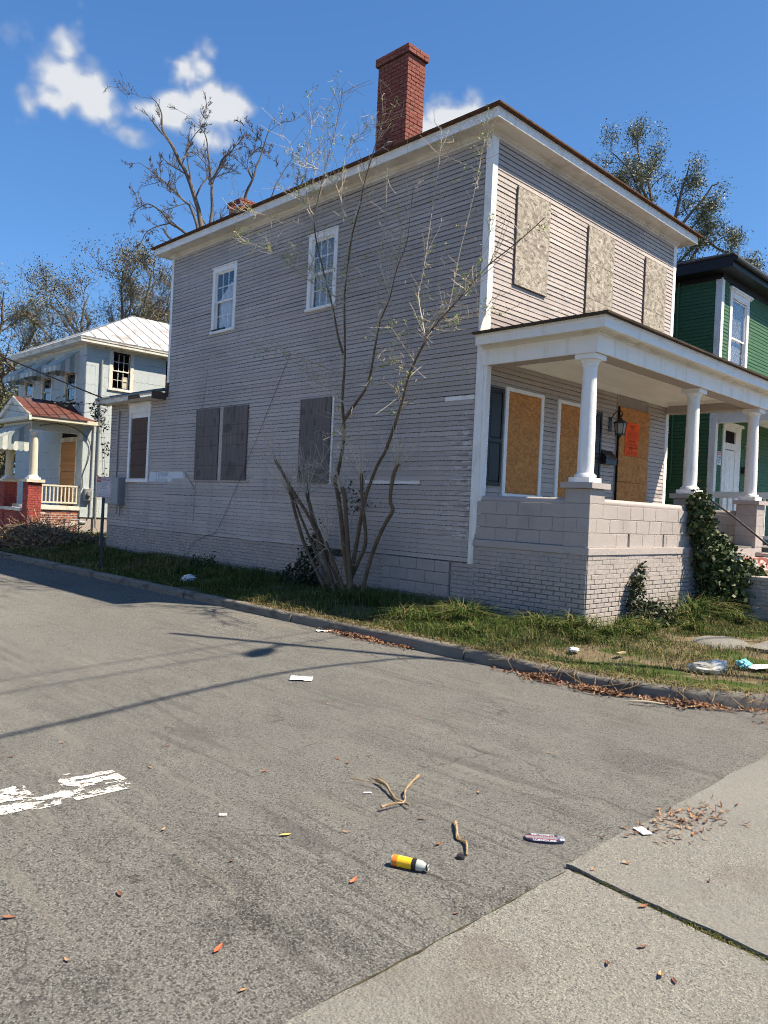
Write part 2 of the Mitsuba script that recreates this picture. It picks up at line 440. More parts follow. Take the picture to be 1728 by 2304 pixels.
def f_asphalt(p, n, uv):
    g1 = noise(p.x * 150, p.y * 150, 1.0)
    g2 = noise(p.x * 330, p.y * 330, 5.0)
    g3 = noise(p.x * 75, p.y * 75, 8.0)
    stone = smoothstep(.50, .80, .5 * g1 + .5 * g2)
    pit = smoothstep(.46, .24, .6 * g1 + .4 * g3)
    big = fbm(p.x * .55, p.y * .55, 2.0, 4)
    tyre = fbm(p.x * 5.5, p.y * .7, 3.0, 4)                       # wear runs with the traffic, along y
    patch = fbm(p.x * 2.3, p.y * 2.3, 6.0, 3)
    base = mix((.072, .072, .068), (.122, .122, .114), .45 * big + .55 * tyre + .2 * patch)
    dust = smoothstep(-3.9, -2.6, p.x) * fbm(p.x * 3, p.y * 1.2, 1.0)
    base = mix(base, c3((.125, .115, .10)), .6 * dust)
    oil = smoothstep(.60, .74, fbm(p.x * 3.6, p.y * 1.6, 11.0, 4)) * smoothstep(-3.2, -4.8, p.y)
    spot = smoothstep(.745, .80, noise(p.x * 5.2, p.y * 4.1, 21.0))
    base = base * (1 - .26 * oil) * (1 - .12 * spot)
    for sx, sy, wx, wy, q in ((-7.62, -4.33, .030, .10, .35), (-7.62, -4.62, .028, .12, .35), (-7.64, -4.98, .06, .15, .42), (-7.63, -5.22, .05, .12, .32), (-7.88, -4.40, .03, .05, .35)):
        rr_ = dr.square((p.x - sx + .08 * (patch - .5)) / wx) + dr.square((p.y - sy + .12 * (tyre - .5)) / wy)
        base = base * (1 - q * smoothstep(1.7, .3, rr_ + 1.2 * (g3 - .5)))
    gouge = smoothstep(.735, .79, noise(p.x * 24 + 1.5 * noise(p.x * .7, p.y * 1.2, 2.0), p.y * 1.15, 15.0)) * smoothstep(.40, .54, fbm(p.x * 1.2, p.y * .8, 31.0))
    scrape = smoothstep(.73, .79, noise(p.x * 17 + 4, p.y * .9, 19.0)) * smoothstep(.47, .60, fbm(p.x * 1.4 + 9, p.y * .9, 37.0))
    w = .5 * (fbm(p.x * 2.2, p.y * 2.2, 41.0, 4) - .5)
    d1, d2, k = voronoi(p.x * .62 + w, p.y * .5 + w * 1.3)
    crack = smoothstep(.012, .002, d2 - d1) * smoothstep(.40, .55, fbm(p.x * .9, p.y * .9, 51.0)) 
    col = mix(base, c3((.25, .247, .228)), stone * .55)
    col = mix(col, c3((.022, .021, .020)), pit * .6)
    col = mix(col, c3((.16, .15, .13)), scrape * .35)
    return mix(col, c3((.04, .038, .036)), dr.minimum(1, gouge * .34 + crack * .6))


M('asphalt', f_asphalt, .85, .2, bump=lambda p, n, uv: .0045 * noise(p.x * 120, p.y * 120, 1.0) + .004 * noise(p.x * 42, p.y * 42, 4.0) + .004 * noise(p.x * 16, p.y * 2.0, 7.0))


def f_concrete(p, n, uv):
    g1 = noise(p.x * 210, p.y * 210, 1.0)
    g2 = .55 * noise(p.x * 120, p.y * 120, 6.0) + .45 * noise(p.x * 260, p.y * 260, 3.0)
    big = fbm(p.x * 1.1, p.y * 1.1, 2.0, 4)
    stain = smoothstep(.56, .72, fbm(p.x * 2.4, p.y * 2.4, 9.0, 4))
    worn = smoothstep(.45, .6, fbm(p.x * 1.0 + 7, p.y * 1.0, 14.0, 3))
    col = mix((.140, .138, .127), (.190, .186, .170), big)
    col = mix(col, c3((.085, .08, .073)), smoothstep(.46, .28, g2) * (.45 + .4 * worn))
    col = mix(col, c3((.26, .25, .215)), smoothstep(.58, .82, g1) * (.45 + .4 * worn))
    return mix(col, c3((.115, .10, .085)), stain * .4)


M('concrete', f_concrete, .85, .2, bump=lambda p, n, uv: .003 * noise(p.x * 130, p.y * 130, 1.0) + .003 * noise(p.x * 50, p.y * 50, 3.0))


def f_kerb(p, n, uv):
    big = fbm(p.x * 2.1 + p.z * 5, p.y * 2.1, 2.0, 4)
    return mix(mix((.13, .122, .106), (.205, .19, .165), big), c3((.06, .056, .05)), .65 * smoothstep(.5, .7, fbm(p.x * 5, p.y * 5, p.z * 12, 4)))


M('kerb_concrete', f_kerb, .85, .2, bump=lambda p, n, uv: .006 * fbm(p.x * 22, p.y * 22, p.z * 22, 3))


def f_soil(p, n, uv):
    g = fbm(p.x * 2.6, p.y * 2.6, 1.0, 4)
    return mix(mix((.10, .08, .05), (.22, .18, .12), fbm(p.x * 30, p.y * 30, 3.0)), c3((.055, .08, .025)), smoothstep(.42, .6, g))


M('soil', f_soil, .95, .05, kind='diffuse')
M('far_ground', lambda p, n, uv: mix((.10, .10, .06), (.16, .145, .11), fbm(p.x * .2, p.y * .2, 1.0)), kind='diffuse')
M('road_paint', lambda p, n, uv: mix((.62, .62, .58), (.45, .44, .40), fbm(p.x * 30, p.y * 30, 1.0)), .7, .2)
M('dark_gap', lambda p, n, uv: mix((.03, .03, .02), (.07, .065, .04), noise(p.x * 40, p.y * 40, 1.0)), .95, .05)
M('bark', lambda p, n, uv: mix((.085, .06, .04), (.185, .135, .09), fbm(p.x * 20 + p.y * 20, p.z * 7, 2.0)), .85, .15, bump=lambda p, n, uv: .006 * fbm(p.x * 60, p.y * 60, p.z * 9, 3))
M('twig', lambda p, n, uv: mix((.27, .22, .16), (.46, .41, .33), fbm(p.x * 3, p.y * 3, p.z * 3)), .8, .15)
M('grey_bark', lambda p, n, uv: mix((.085, .07, .06), (.19, .165, .14), fbm(p.x * 3, p.y * 3, p.z * 2)), .9, .1)
VC = {'type': 'mesh_attribute', 'name': 'vertex_color'}
scene['leaf_color'] = {'type': 'twosided', 'bsdf': {'type': 'principled', 'base_color': VC, 'roughness': .55, 'specular': .35}}
M('pale_twig', lambda p, n, uv: mix((.36, .31, .24), (.60, .55, .47), fbm(p.x * 3, p.y * 3, p.z * 3)), .8, .15)
scene['grass_color'] = {'type': 'twosided', 'bsdf': {'type': 'diffuse', 'reflectance': VC}}
M('root_brown', lambda p, n, uv: mix((.20, .135, .075), (.36, .27, .17), noise(p.x * 40, p.y * 40, 1.0)), .9, .1)
M('paper_white', (.70, .71, .72), .7, .2)
M('cloth_white', lambda p, n, uv: mix((.62, .61, .57), (.40, .37, .31), smoothstep(.45, .7, fbm(p.x * 9, p.y * 9, 1.0))), .85, .1)
M('cyan_plastic', (.14, .42, .46), .35, .5)
M('can_side', (.035, .045, .10), .3, .5, metal=.5)
M('can_silver', (.52, .53, .56), .28, .5, metal=.7)
M('can_red', (.28, .03, .07), .35, .5)
M('label_orange', (.72, .20, .025), .4, .4)
M('label_yellow', (.82, .50, .02), .4, .4)
M('label_cream', (.80, .70, .45), .5, .3)
M('bottle_plastic', (.42, .45, .41), .15, .6)
M('black_plastic', (.02, .02, .022), .4, .4)
M('pale_bark', (.42, .36, .26), .8, .2)
# ---------------------------------------------------------------- the ground, road, kerb and slabs
ROAD = -.15
lab('ground', 'dirt and grass far around the streets', kind='structure')
put('ground', (np.array([(-700, -700, -.19), (700, -700, -.19), (700, 900, -.19), (-700, 900, -.19)], float), np.array([[0, 1, 2, 3]])), 'far_ground')
lab('road', 'worn grey asphalt side street with scuffs and cracks', kind='structure')
put('road', (np.array([(-13, -80, ROAD), (60, -80, ROAD), (60, -3.0, ROAD), (-1.2, -3.0, ROAD), (-2.42, -3.0, ROAD), (-2.42, 160, ROAD), (-13, 160, ROAD)], float),
             np.array([[0, 1, 3], [1, 2, 3], [0, 3, 4], [0, 4, 6], [4, 5, 6]])), 'asphalt')

KX, KR, KY = -2.5, 2.25, -3.45          # kerb face, corner radius, where the corner starts


def kerb_path(s):
    """Point and outward (road side) direction of the kerb face at the distance s from the corner's start; negative s runs up the side street."""
    if s <= 0:
        return np.array([KX, KY - s]), np.array([-1.0, 0])
    a = s / KR
    if a < math.pi / 2:
        return np.array([KX + KR * (1 - math.cos(a)), KY - KR * math.sin(a)]), np.array([-math.cos(a), -math.sin(a)])
    return np.array([KX + KR + (s - KR * math.pi / 2), KY - KR]), np.array([0, -1.0])


def kerb_profile(h):
    return [(.02, -.30), (.012, -.155), (-.004, h - .035), (-.022, h - .012), (-.045, h), (-.17, h - .004), (-.17, -.30)]


rng = np.random.default_rng(11)
lab('kerb', 'old concrete kerb along the grass verge', kind='structure')
lab('lawn', 'soil of the grass verge around the house', kind='structure')
s0 = -30.0
first = True
while s0 < 22:
    ln = rng.uniform(1.3, 2.1)
    s1 = s0 + ln
    h = -.02 + rng.uniform(-.008, .008)
    shift = rng.uniform(-.012, .012)
    n = max(2, int(ln / .18))
    rows = []
    for s in np.linspace(s0 + .007, s1 - .007, n + 1):
        p, o = kerb_path(s)
        w = .012 * (meshkit.fbm(np.array([[s * 2.3, 1.0, 2.0]]), 3, 2)[0] - .5)
        chip = .012 * max(0, meshkit.noise(np.array([[s * 5.1, 3.0, 7.0]]), 8)[0] - .72) * 6
        rows.append([(p[0] + o[0] * (a + shift + w), p[1] + o[1] * (a + shift + w), z + (0 if z < -.1 else w * .6 - chip * (1 if i in (2, 3) else .5))) for i, (a, z) in enumerate(kerb_profile(h))])
    v = np.array(rows).reshape(-1, 3)
    m = 7
    f = [[i * m + j, i * m + (j + 1) % m, (i + 1) * m + (j + 1) % m, (i + 1) * m + j] for i in range(n) for j in range(m)]
    caps = [[0, 1, 2], [0, 2, 3], [0, 3, 4], [0, 4, 5], [0, 5, 6]]
    tri = np.vstack([[q[:3], [q[0], q[2], q[3]]] for q in f] + [np.array(caps)] + [np.array(caps) + n * m])
    part('kerb', 'kerb_stone', (v, tri), 'kerb_concrete', 30)
    s0 = s1

# the verge: a grid clipped to the kerb's back
gx = np.concatenate([np.linspace(-2.38, 1.0, 38), np.linspace(1.3, 14, 28), [20, 40, 60]])
gy = np.concatenate([np.linspace(-5.5, 4, 60), np.linspace(4.4, 30, 50), [60, 120, 160]])
X, Y = np.meshgrid(gx, gy, indexing='ij')
Xc, Yc = X.copy(), Y.copy()
cx, cy, rr = KX + KR, KY, KR - .13
m_ = (X < cx) & (Y < cy)
dx, dy = X - cx, Y - cy
dd = np.hypot(dx, dy)
sel = m_ & (dd > rr)
Xc[sel] = cx + dx[sel] / dd[sel] * rr
Yc[sel] = cy + dy[sel] / dd[sel] * rr
V = np.stack([Xc, Yc, ground_z(Xc, Yc) - .012], -1).reshape(-1, 3)
ny = len(gy)
i, j = np.meshgrid(np.arange(len(gx) - 1), np.arange(ny - 1), indexing='ij')
put('lawn', (V, np.stack([i * ny + j, (i + 1) * ny + j, (i + 1) * ny + j + 1, i * ny + j + 1], -1).reshape(-1, 4)), 'soil', True)


def ragged(pts, step=.07, amp=.012, seed=0):
    """An outline walked in small steps with a ragged edge."""
    out = []
    for a, b in zip(pts, pts[1:] + pts[:1]):
        a, b = np.array(a, float), np.array(b, float)
        n = max(1, int(np.linalg.norm(b - a) / step))
        nn = np.array([-(b - a)[1], (b - a)[0]]) / (np.linalg.norm(b - a) + 1e-9)
        for k in range(n):
            p = a + (b - a) * k / n
            w = meshkit.fbm(np.array([[p[0] * 4.1, p[1] * 4.1, seed * 3.3]]), 4, seed)[0] - .5
            out.append(tuple(p + nn * w * amp * 2 * (0 if k == 0 else 1)))
    return out


lab('pavement', 'concrete gutter slabs across the mouth of the side street', kind='structure')
slabs = [[(-12.0, -5.62), (-6.235, -5.625), (-6.315, -6.62), (-6.42, -6.70), (-6.75, -6.76), (-12, -6.74)],
         [(-6.212, -5.60), (-.6, -5.585), (-.55, -6.78), (-6.20, -6.74), (-6.285, -6.60)]]
for k, (pts, top) in enumerate(zip(slabs, (-.137, -.126))):
    part('pavement', 'slab', prism(Polygon(ragged(pts, (.035), .026, k)).buffer(0), -.21, top), 'concrete')
put('pavement', box(-6.34, -6.19, -6.72, -5.66, -.20, -.1415), 'dark_gap')

strip = [(x, -5.625) for x in np.arange(-11.9, -.7, .05)]
w_ = .006 + .04 * np.clip(meshkit.fbm(np.array([[x * 2.2, 1, 2] for x, _ in strip]), 4, 5) - .42, 0, 1)
part('pavement', 'edge_dirt', (np.array([(x, y - .03, ROAD + .003) for x, y in strip] + [(x, y + w, ROAD + .003) for (x, y), w in zip(strip, w_)]), np.array([[k, k + 1, len(strip) + k + 1, len(strip) + k] for k in range(len(strip) - 1)])), 'dark_gap')
lab('road_marking', 'worn white paint left of a stop bar on the asphalt', kind='structure')
# flakes of paint: the cells of a small grid that the wear has left
gx, gy = np.arange(-8.75, -7.33, .0085), np.arange(-3.42, -2.86, .0085)
X, Y = np.meshgrid(gx, gy, indexing='ij')
P3 = np.stack([X, Y, X * 0], -1)
edge = np.minimum.reduce([(-7.36 - X) * 5, (Y + 3.34) * 9, (-2.93 - Y) * 9])
keep = (meshkit.fbm(P3 * np.array([6, 14, 1]), 4, 3) + .35 * (meshkit.noise(P3 * 60, 4) - .5) + .12 * np.clip(edge, -1, 1) - .13 * (np.abs(Y + 3.13 - .02 * np.sin(X * 9)) < .03) > .47) & (meshkit.noise(P3 * 95, 14) > .22) & (meshkit.fbm(P3 * np.array([9, 30, 1]) + 5, 3, 9) > .40) & (edge > -.15) & (meshkit.fbm(P3 * 3.1, 3, 8) > .33)
q = np.stack([X[keep], Y[keep]], 1)
V = np.concatenate([np.column_stack([q + np.array(o) * .0085, np.full(len(q), ROAD + .004)]) for o in ((0, 0), (1, 0), (1, 1), (0, 1))])
n = len(q)
put('road_marking', (V, np.stack([np.arange(n) + n * k for k in range(4)], 1)), 'road_paint')

lab('path', 'concrete walkway slab from the street towards the porch steps', kind='structure')
for y0, y1 in ((-4.62, -3.92), (-5.45, -4.65)):
    part('path', 'paving_slab', prism(Polygon(ragged([(.70, y0), (1.66, y0 + .02), (1.64, y1 + .03), (.69, y1)], .08, .01, 5)).buffer(0), -.12, .035), 'concrete')
put('path', box(.72, 1.62, -5.42, -3.97, -.12, .0), 'dark_gap')

# ---------------------------------------------------------------- the grey corner house
HW, HL, XL = 6.45, 9.915, 12.923
ZS, ZT, EX = .783, 7.514, .0812
H = thing('grey_house', 'boarded-up grey clapboard corner house with a tall red brick chimney and a columned porch', 'house')
SIDE = Wall((0, 0, 0), (0, 1, 0), (-1, 0, 0))
FRONT = Wall((0, 0, 0), (1, 0, 0), (0, -1, 0))
W1, W2, WZ = (7.02, 7.985), (3.625, 4.50), (5.40, 6.90)         # the two glazed upper windows of the side wall
holes = [sbox(a + .10, WZ[0] + .06, b - .10, WZ[1] - .10) for a, b in (W1, W2)]
shell = Polygon([(0, ZS), (HL, ZS), (HL, 7.6), (0, 7.6)]).difference(unary_union(holes))
walls = [SIDE.poly(shell, -.12, -.002), FRONT.box(.12, HW, ZS, 7.6, -.12, -.002), box(HW - .12, HW, 0, HL, ZS, 7.6), box(.12, HW - .12, HL - .12, HL, ZS, 7.6),
         box(.12, HW - .12, .12, HL - .12, ZS, ZS + .1), box(.12, HW - .12, .12, HL - .12, 7.3, 7.45), box(.3, HW - .12, 5.6, 5.7, ZS + .1, 7.3), box(2.6, 2.7, .12, HL - .12, ZS + .1, 7.3),
         SIDE.box(HL, XL, ZS, 4.15, -5.6, -.002)]
part(H, 'wall', walls, 'lap_shade_core')
T_ = .022
rng = np.random.default_rng(5)


def siding(wall, u0, u1, z0, z1, seed, skip=(), mat='siding_paint', parent=H, e=EX, base='siding_board', lens=(3.2, 6.5), phase=ZS, t=T_):
    r = np.random.default_rng(seed)
    k0, k1 = round((z0 - phase) / e), int((z1 - phase) / e + .999)
    for k in range(k0, k1):
        z = phase + k * e
        cuts, u = [u0], u0 + r.uniform(1.2, lens[1])
        while u < u1 - .8:
            cuts.append(u)
            u += r.uniform(*lens)
        cuts.append(u1)
        h = min(e, z1 - z)
        for a, b in zip(cuts, cuts[1:]):
            spans = [(a + .0015, b - .0015)]
            for s in skip:
                if s[2] < z + e * .6 and s[3] > z + e * .4:
                    spans = [q for c, d in spans for q in ((c, min(d, s[0])), (max(c, s[1]), d)) if q[1] - q[0] > .02]
            tt = t + r.uniform(-.002, .003)
            for c, d in spans:
                cv, cf = wall.clap(c, d, z, h, tt)
                sag = r.normal(0, .0024, 2) * (1 if r.random() > .06 else 2.6)
                cv[[0, 1], 2] += sag[0]
                cv[[4, 5], 2] += sag[1]
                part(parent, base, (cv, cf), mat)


gaps = [(a + .02, b - .02, WZ[0] + .02, WZ[1] - .02) for a, b in (W1, W2)]
gaps += [(9.47, 10.64, 2.03, 2.25), (8.80, 9.47, 2.10, 2.25), (.13, .76, 3.38, 3.462), (1.2, 2.6, 2.00, 2.08), (10.72, 11.75, 2.05, 3.95)]
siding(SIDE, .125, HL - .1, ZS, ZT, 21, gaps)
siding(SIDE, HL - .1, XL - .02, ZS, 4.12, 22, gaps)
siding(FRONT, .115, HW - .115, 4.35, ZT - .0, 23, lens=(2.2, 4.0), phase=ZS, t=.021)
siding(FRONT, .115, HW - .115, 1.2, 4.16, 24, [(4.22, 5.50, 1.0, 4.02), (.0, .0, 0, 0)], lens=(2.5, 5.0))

trim = 'white_paint'
for w, u, z0, z1 in ((SIDE, 0, .77, ZT + .02), (FRONT, 0, 1.25, ZT + .02)):
    part(H, 'corner_board', w.box(u - (.021 if w is FRONT else 0), u + .115, z0, z1, .001, .024, .003), trim)
part(H, 'corner_board', FRONT.box(HW - .115, HW + .02, 1.2, ZT + .02, .001, .023, .003), trim)
part(H, 'corner_board', SIDE.box(HL - .10, HL + .005, 4.45, ZT + .02, .001, .023, .003), trim)
# frieze and crown under the eave
part(H, 'frieze', [SIDE.box(-.03, HL + .02, ZT - .005, 7.606, .0, .03), FRONT.box(-.0, HW + .03, ZT - .005, 7.606, .0, .03), SIDE.box(-.06, HL + .06, 7.545, 7.606, .03, .06), FRONT.box(-.06, HW + .06, 7.545, 7.606, .03, .06)], 'soffit_paint')
OE = .331
part(H, 'soffit', box(-OE + .02, HW + OE - .02, -OE + .02, HL + OE - .02, 7.606, 7.63), 'soffit_paint')
x0, x1, y0, y1 = -OE, HW + OE, -OE, HL + OE
part(H, 'fascia', [box(x0, x0 + .022, y0, y1, 7.600, 7.750), box(x0 + .022, x1, y0, y0 + .022, 7.600, 7.750), box(x1 - .022, x1, y0 + .022, y1, 7.6, 7.75), box(x0 + .022, x1 - .022, y1 - .022, y1, 7.6, 7.75)], trim)


def hip_roof(x0, x1, y0, y1, z, pitch, over, thick=.03):
    x0, x1, y0, y1 = x0 - over, x1 + over, y0 - over, y1 + over
    d = min(x1 - x0, y1 - y0) / 2
    if x1 - x0 < y1 - y0:
        a, b = (x0 + d, y0 + d), (x0 + d, y1 - d)
    else:
        a, b = (x0 + d, y0 + d), (x1 - d, y0 + d)
    zz = z + d * pitch
    v = [(x0, y0, z), (x1, y0, z), (x1, y1, z), (x0, y1, z), (*a, zz), (*b, zz), (x0, y0, z - thick), (x1, y0, z - thick), (x1, y1, z - thick), (x0, y1, z - thick)]
    long_x = x1 - x0 >= y1 - y0
    f = [[0, 1, 5, 4], [2, 3, 4, 5], [1, 2, 5, 5], [3, 0, 4, 4]] if long_x else [[0, 1, 4, 4], [1, 2, 5, 4], [2, 3, 5, 5], [3, 0, 4, 5]]
    f += [[6, 9, 8, 7], [0, 6, 7, 1], [1, 7, 8, 2], [2, 8, 9, 3], [3, 9, 6, 0]]
    return np.array(v), np.array(f)


R_ = part(H, 'roof', hip_roof(x0, x1, y0, y1, 7.778, .30, .085, .026), 'roof_edge')

# chimneys, brick by brick
def brick_shaft(parent, x0, x1, y0, y1, z0, z1, course, mats, seed, bl=.215, bw=.105, jut=.006):
    r = np.random.default_rng(seed)
    k = 0
    z = z0
    while z < z1 - course * .5:
        for wall, ln, end in ((Wall((x0, y0, 0), (0, 1, 0), (-1, 0, 0)), y1 - y0, 0), (Wall((x0, y0, 0), (1, 0, 0), (0, -1, 0)), x1 - x0, 1), (Wall((x1, y0, 0), (0, 1, 0), (1, 0, 0)), y1 - y0, 0), (Wall((x0, y1, 0), (1, 0, 0), (0, 1, 0)), x1 - x0, 1)):
            u = -jut
            head = (k + end) % 2 == 0
            while u < ln + jut - .01:
                w = min((bw if head else bl), ln + jut - u)
                if ln + jut - u - w < .06:
                    w = ln + jut - u
                head = False
                d = jut + r.uniform(-.004, .004)
                part(parent, 'brick', wall.box(u + .004, u + w - .004, z + .005 + r.uniform(-.002, .002), z + course - .006, -.03, d, .003), mats[r.integers(len(mats))])
                u += w
        k += 1
        z += course


C = part(H, 'chimney', [box(.82, 1.27, 2.80, 3.59, 7.8, 10.20), box(.77, 1.32, 2.75, 3.64, 10.27, 10.43), box(.81, 1.28, 2.79, 3.60, 10.18, 10.28)], 'chimney_mortar')
brick_shaft(C, .81, 1.28, 2.79, 3.60, 8.30, 8.62, .079, ['dark_brick', 'orange_brick'], 1)
brick_shaft(C, .81, 1.28, 2.79, 3.60, 8.616, 10.27, .079, ['red_brick', 'red_brick', 'red_brick', 'red_brick', 'dark_brick'], 2)
brick_shaft(C, .765, 1.325, 2.745, 3.645, 10.275, 10.43, .079, ['dark_brick', 'red_brick'], 3)
# the flashing with old lime at the foot, ragged along its top
for wl, ln in ((Wall((.80, 2.778, 0), (1, 0, 0), (0, -1, 0)), .49), (Wall((.798, 2.78, 0), (0, 1, 0), (-1, 0, 0)), .83)):
    us = np.linspace(0, ln, 15)
    hs = 8.50 + .13 * np.abs(np.sin(us * 6.5 + .6)) + .05 * meshkit.noise(np.stack([us * 20, us * 0, us * 0], -1), 3)
    part(C, 'flashing', wl.poly([(0, 7.9), (ln, 7.9)] + [(u, z) for u, z in zip(us[::-1], hs[::-1])], 0.0, .006), 'lime_wash' if ln < .6 else 'dark_brick')
C2 = part(H, 'chimney', [box(1.22, 1.70, 8.85, 9.35, 8.0, 9.00)], 'chimney_mortar', label='low red brick chimney stub far back on the roof')
brick_shaft(C2, 1.2, 1.72, 8.83, 9.37, 8.62, 9.02, .079, ['red_brick', 'orange_brick'], 4)
brick_shaft(C2, 1.16, 1.76, 8.79, 9.41, 9.02, 9.16, .07, ['red_brick'], 5)


def sash_window(wall, parent, u0, u1, z0, z1, cas=.105, panes=(3, 2), d0=-.05, curtain=None, blind=False, mat='white_paint', crown=True, drop=0.0, glass=True):
    """Casing, sill, two sashes with muntins, glass; the key of the window."""
    c = [wall.box(u0, u0 + cas, z0, z1, -.06, .030, .004), wall.box(u1 - cas, u1, z0, z1, -.06, .030, .004), wall.box(u0 + cas, u1 - cas, z1 - cas, z1, -.06, .030, .004)]
    if crown:
        c += [wall.box(u0 - .02, u1 + .02, z1, z1 + .025, -.0, .055)]
    w = part(parent, 'window', c, mat)
    part(w, 'sill', wall.box(u0 - .02, u1 + .02, z0 - .0, z0 + .055, -.06, .058, .006), mat)
    a, b, lo, hi = u0 + cas, u1 - cas, z0 + .055, z1 - cas
    mid = (lo + hi) / 2
    st = .038
    for k, (q0, q1, dd) in enumerate(((mid - .018, hi, d0 + .022), (lo, mid + .018, d0))):
        fr = [wall.box(a, a + st, q0, q1, dd, dd + .02), wall.box(b - st, b, q0, q1, dd, dd + .02), wall.box(a + st, b - st, q0, q0 + st, dd, dd + .02), wall.box(a + st, b - st, q1 - st, q1, dd, dd + .02)]
        nx, nz = panes
        for m in range(1, nx):
            u = a + st + (b - a - 2 * st) * m / nx
            fr.append(wall.box(u - .009, u + .009, q0 + st, q1 - st, dd + .002, dd + .016))
        for m in range(1, nz):
            z = q0 + st + (q1 - q0 - 2 * st) * m / nz
            for mm in range(nx):
                ua, ub = a + st + (b - a - 2 * st) * mm / nx, a + st + (b - a - 2 * st) * (mm + 1) / nx
                fr.append(wall.box(ua + .009, ub - .009, z - .009, z + .009, dd + .002, dd + .016))
        part(w, 'sash', fr, mat)
        if glass:
            p4 = [wall.p(a + st, q0 + st, dd + .009), wall.p(b - st, q0 + st, dd + .009), wall.p(b - st, q1 - st, dd + .009), wall.p(a + st, q1 - st, dd + .009)]
            part(w, 'pane', (np.array(p4), np.array([[0, 1, 2, 3]])), 'glass')
    if blind:
        sl = [wall.box(a, b, z, z + .0025, d0 - .055, d0 - .030) for z in np.arange(lo, hi, .021)]
        sl = [(np.asarray(v) - np.outer((np.asarray(v) - wall.o) @ wall.n - (d0 - .0425), [0, 0, .75]), f) for v, f in sl]
        part(w, 'blind', sl, 'blind')
    if curtain:
        n = 40
        us = np.linspace(a - .03, b + .03, n)
        wv = .020 * np.sin(us * 62) + .014 * np.sin(us * 27 + 1)
        top = lo + (hi - lo) * (curtain + .12 * np.sin((us - a) * 6.0))
        v = np.array([wall.p(u, lo - .02, d0 - .07 + q) for u, q in zip(us, wv)] + [wall.p(u, z, d0 - .07 + q * .5) for u, z, q in zip(us, top, wv)])
        part(w, 'curtain', (v, np.array([[k, k + 1, n + k + 1, n + k] for k in range(n - 1)])), 'curtain', True)
    return w


wa = sash_window(SIDE, H, W1[0], W1[1], WZ[0], WZ[1], curtain=.70)
wb = sash_window(SIDE, H, W2[0], W2[1], WZ[0], WZ[1], blind=True)
part(wa, 'broken_shutter', SIDE.box(W1[0] + .36, W1[1] - .06, WZ[0] + .065, WZ[0] + .10, .03, .05), 'black_shutter')


def boarded(wall, u0, u1, z0, z1, d, mat, rows=(), cols=(), frame=None, parent=H, edge='osb_edge', label=None, base='window_board'):
    """A board nailed over an opening, sawn into panels by thin kerfs."""
    bk = [wall.box(u0 + .004, u1 - .004, z0 + .004, z1 - .004, 0, d - .012)]
    w = part(parent, base, bk, edge, label=label)
    us, zs = [u0] + list(cols) + [u1], [z0] + list(rows) + [z1]
    for a, b in zip(us, us[1:]):
        for p, q in zip(zs, zs[1:]):
            part(w, 'panel', wall.box(a + .003, b - .003, p + .003, q - .003, d - .013, d, .002), mat)
    return w


for a, b in ((7.42, 8.41), (6.30, 7.27)):
    w = boarded(SIDE, a + .02, b, 2.05, 3.69, .05, 'grey_plywood', rows=(2.38, 2.83, 3.05, 3.28))
part(H, 'window_casing', [SIDE.box(6.20, 8.50, 2.015, 2.045, .0, .045, .004), SIDE.box(7.29, 7.42, 2.045, 3.66, .0, .035, .004)], 'siding_paint')
boarded(SIDE, 3.57, 4.51, 2.02, 3.67, .05, 'grey_plywood', label='plain weathered plywood sheet over the window behind the bare sapling')
part(H, 'window_casing', SIDE.box(3.515, 3.56, 2.0, 3.68, .0, .03), trim)
# the extension's window: white casing with a brown sheet slid in
e0, e1, f0, f1 = 10.67, 11.80, 2.02, 4.02
w = part(H, 'window', [SIDE.box(e0, e0 + .10, f0, f1 - .1, -.06, .04, .004), SIDE.box(e1 - .10, e1, f0, f1 - .1, -.06, .04, .004), SIDE.box(e0 - .02, e1 + .02, f1 - .24, f1, -.06, .045, .004), SIDE.box(e0 - .04, e1 + .04, f1, f1 + .03, 0, .07), SIDE.box(e0 - .03, e1 + .03, f0 - .05, f0 + .03, -.06, .06, .005), SIDE.box(e0 + .1, e1 - .1, f1 - .40, f1 - .24, -.06, .0)], trim)
for p, q in ((f0 + .06, 2.42), (2.42, 2.82), (2.82, 3.02), (3.02, 3.23), (3.23, 3.66)):
    part(w, 'panel', SIDE.box(e0 + .12, e1 - .12, p + .004, q - .004, -.03, .012, .002), 'brown_plywood')
# house wrap where boards have come off, a bare white board, a hanging board
part(H, 'house_wrap', [SIDE.box(9.47, 10.64, 2.0, 2.28, .0, .004), SIDE.box(8.80, 9.47, 2.08, 2.28, .0, .0045)], 'house_wrap', label='strip of pale house wrap with faint lettering where boards are missing')
for s, u, z, h, b in (('Tyvek', 10.34, 2.128, .135, True), ('HomeWrap', 10.34, 2.012, .075, False), ('Ty', 9.02, 2.128, .135, True)):
    part(H, 'lettering', SIDE.text(s, u, z, h, .0055, -1, {'Tyvek': .68, 'HomeWrap': .66, 'Ty': .2}[s], b), 'wrap_ink')
part(H, 'bare_board', SIDE.box(.135, .755, 3.388, 3.46, .002, .012), trim, label='bare white board near the porch corner')
part(H, 'bare_board', SIDE.box(1.22, 2.58, 2.02, 2.085, .002, .012), trim)
hb = SIDE.clap(-.30, .30, -.035, .07, .018)
hb = move((np.asarray(hb[0]), hb[1]), (0, 0, 0), rx=math.radians(38))
part(H, 'loose_board', (hb[0] + np.array([-.03, 8.66, 2.03]), hb[1]), 'siding_paint', label='broken siding board hanging at a slant')

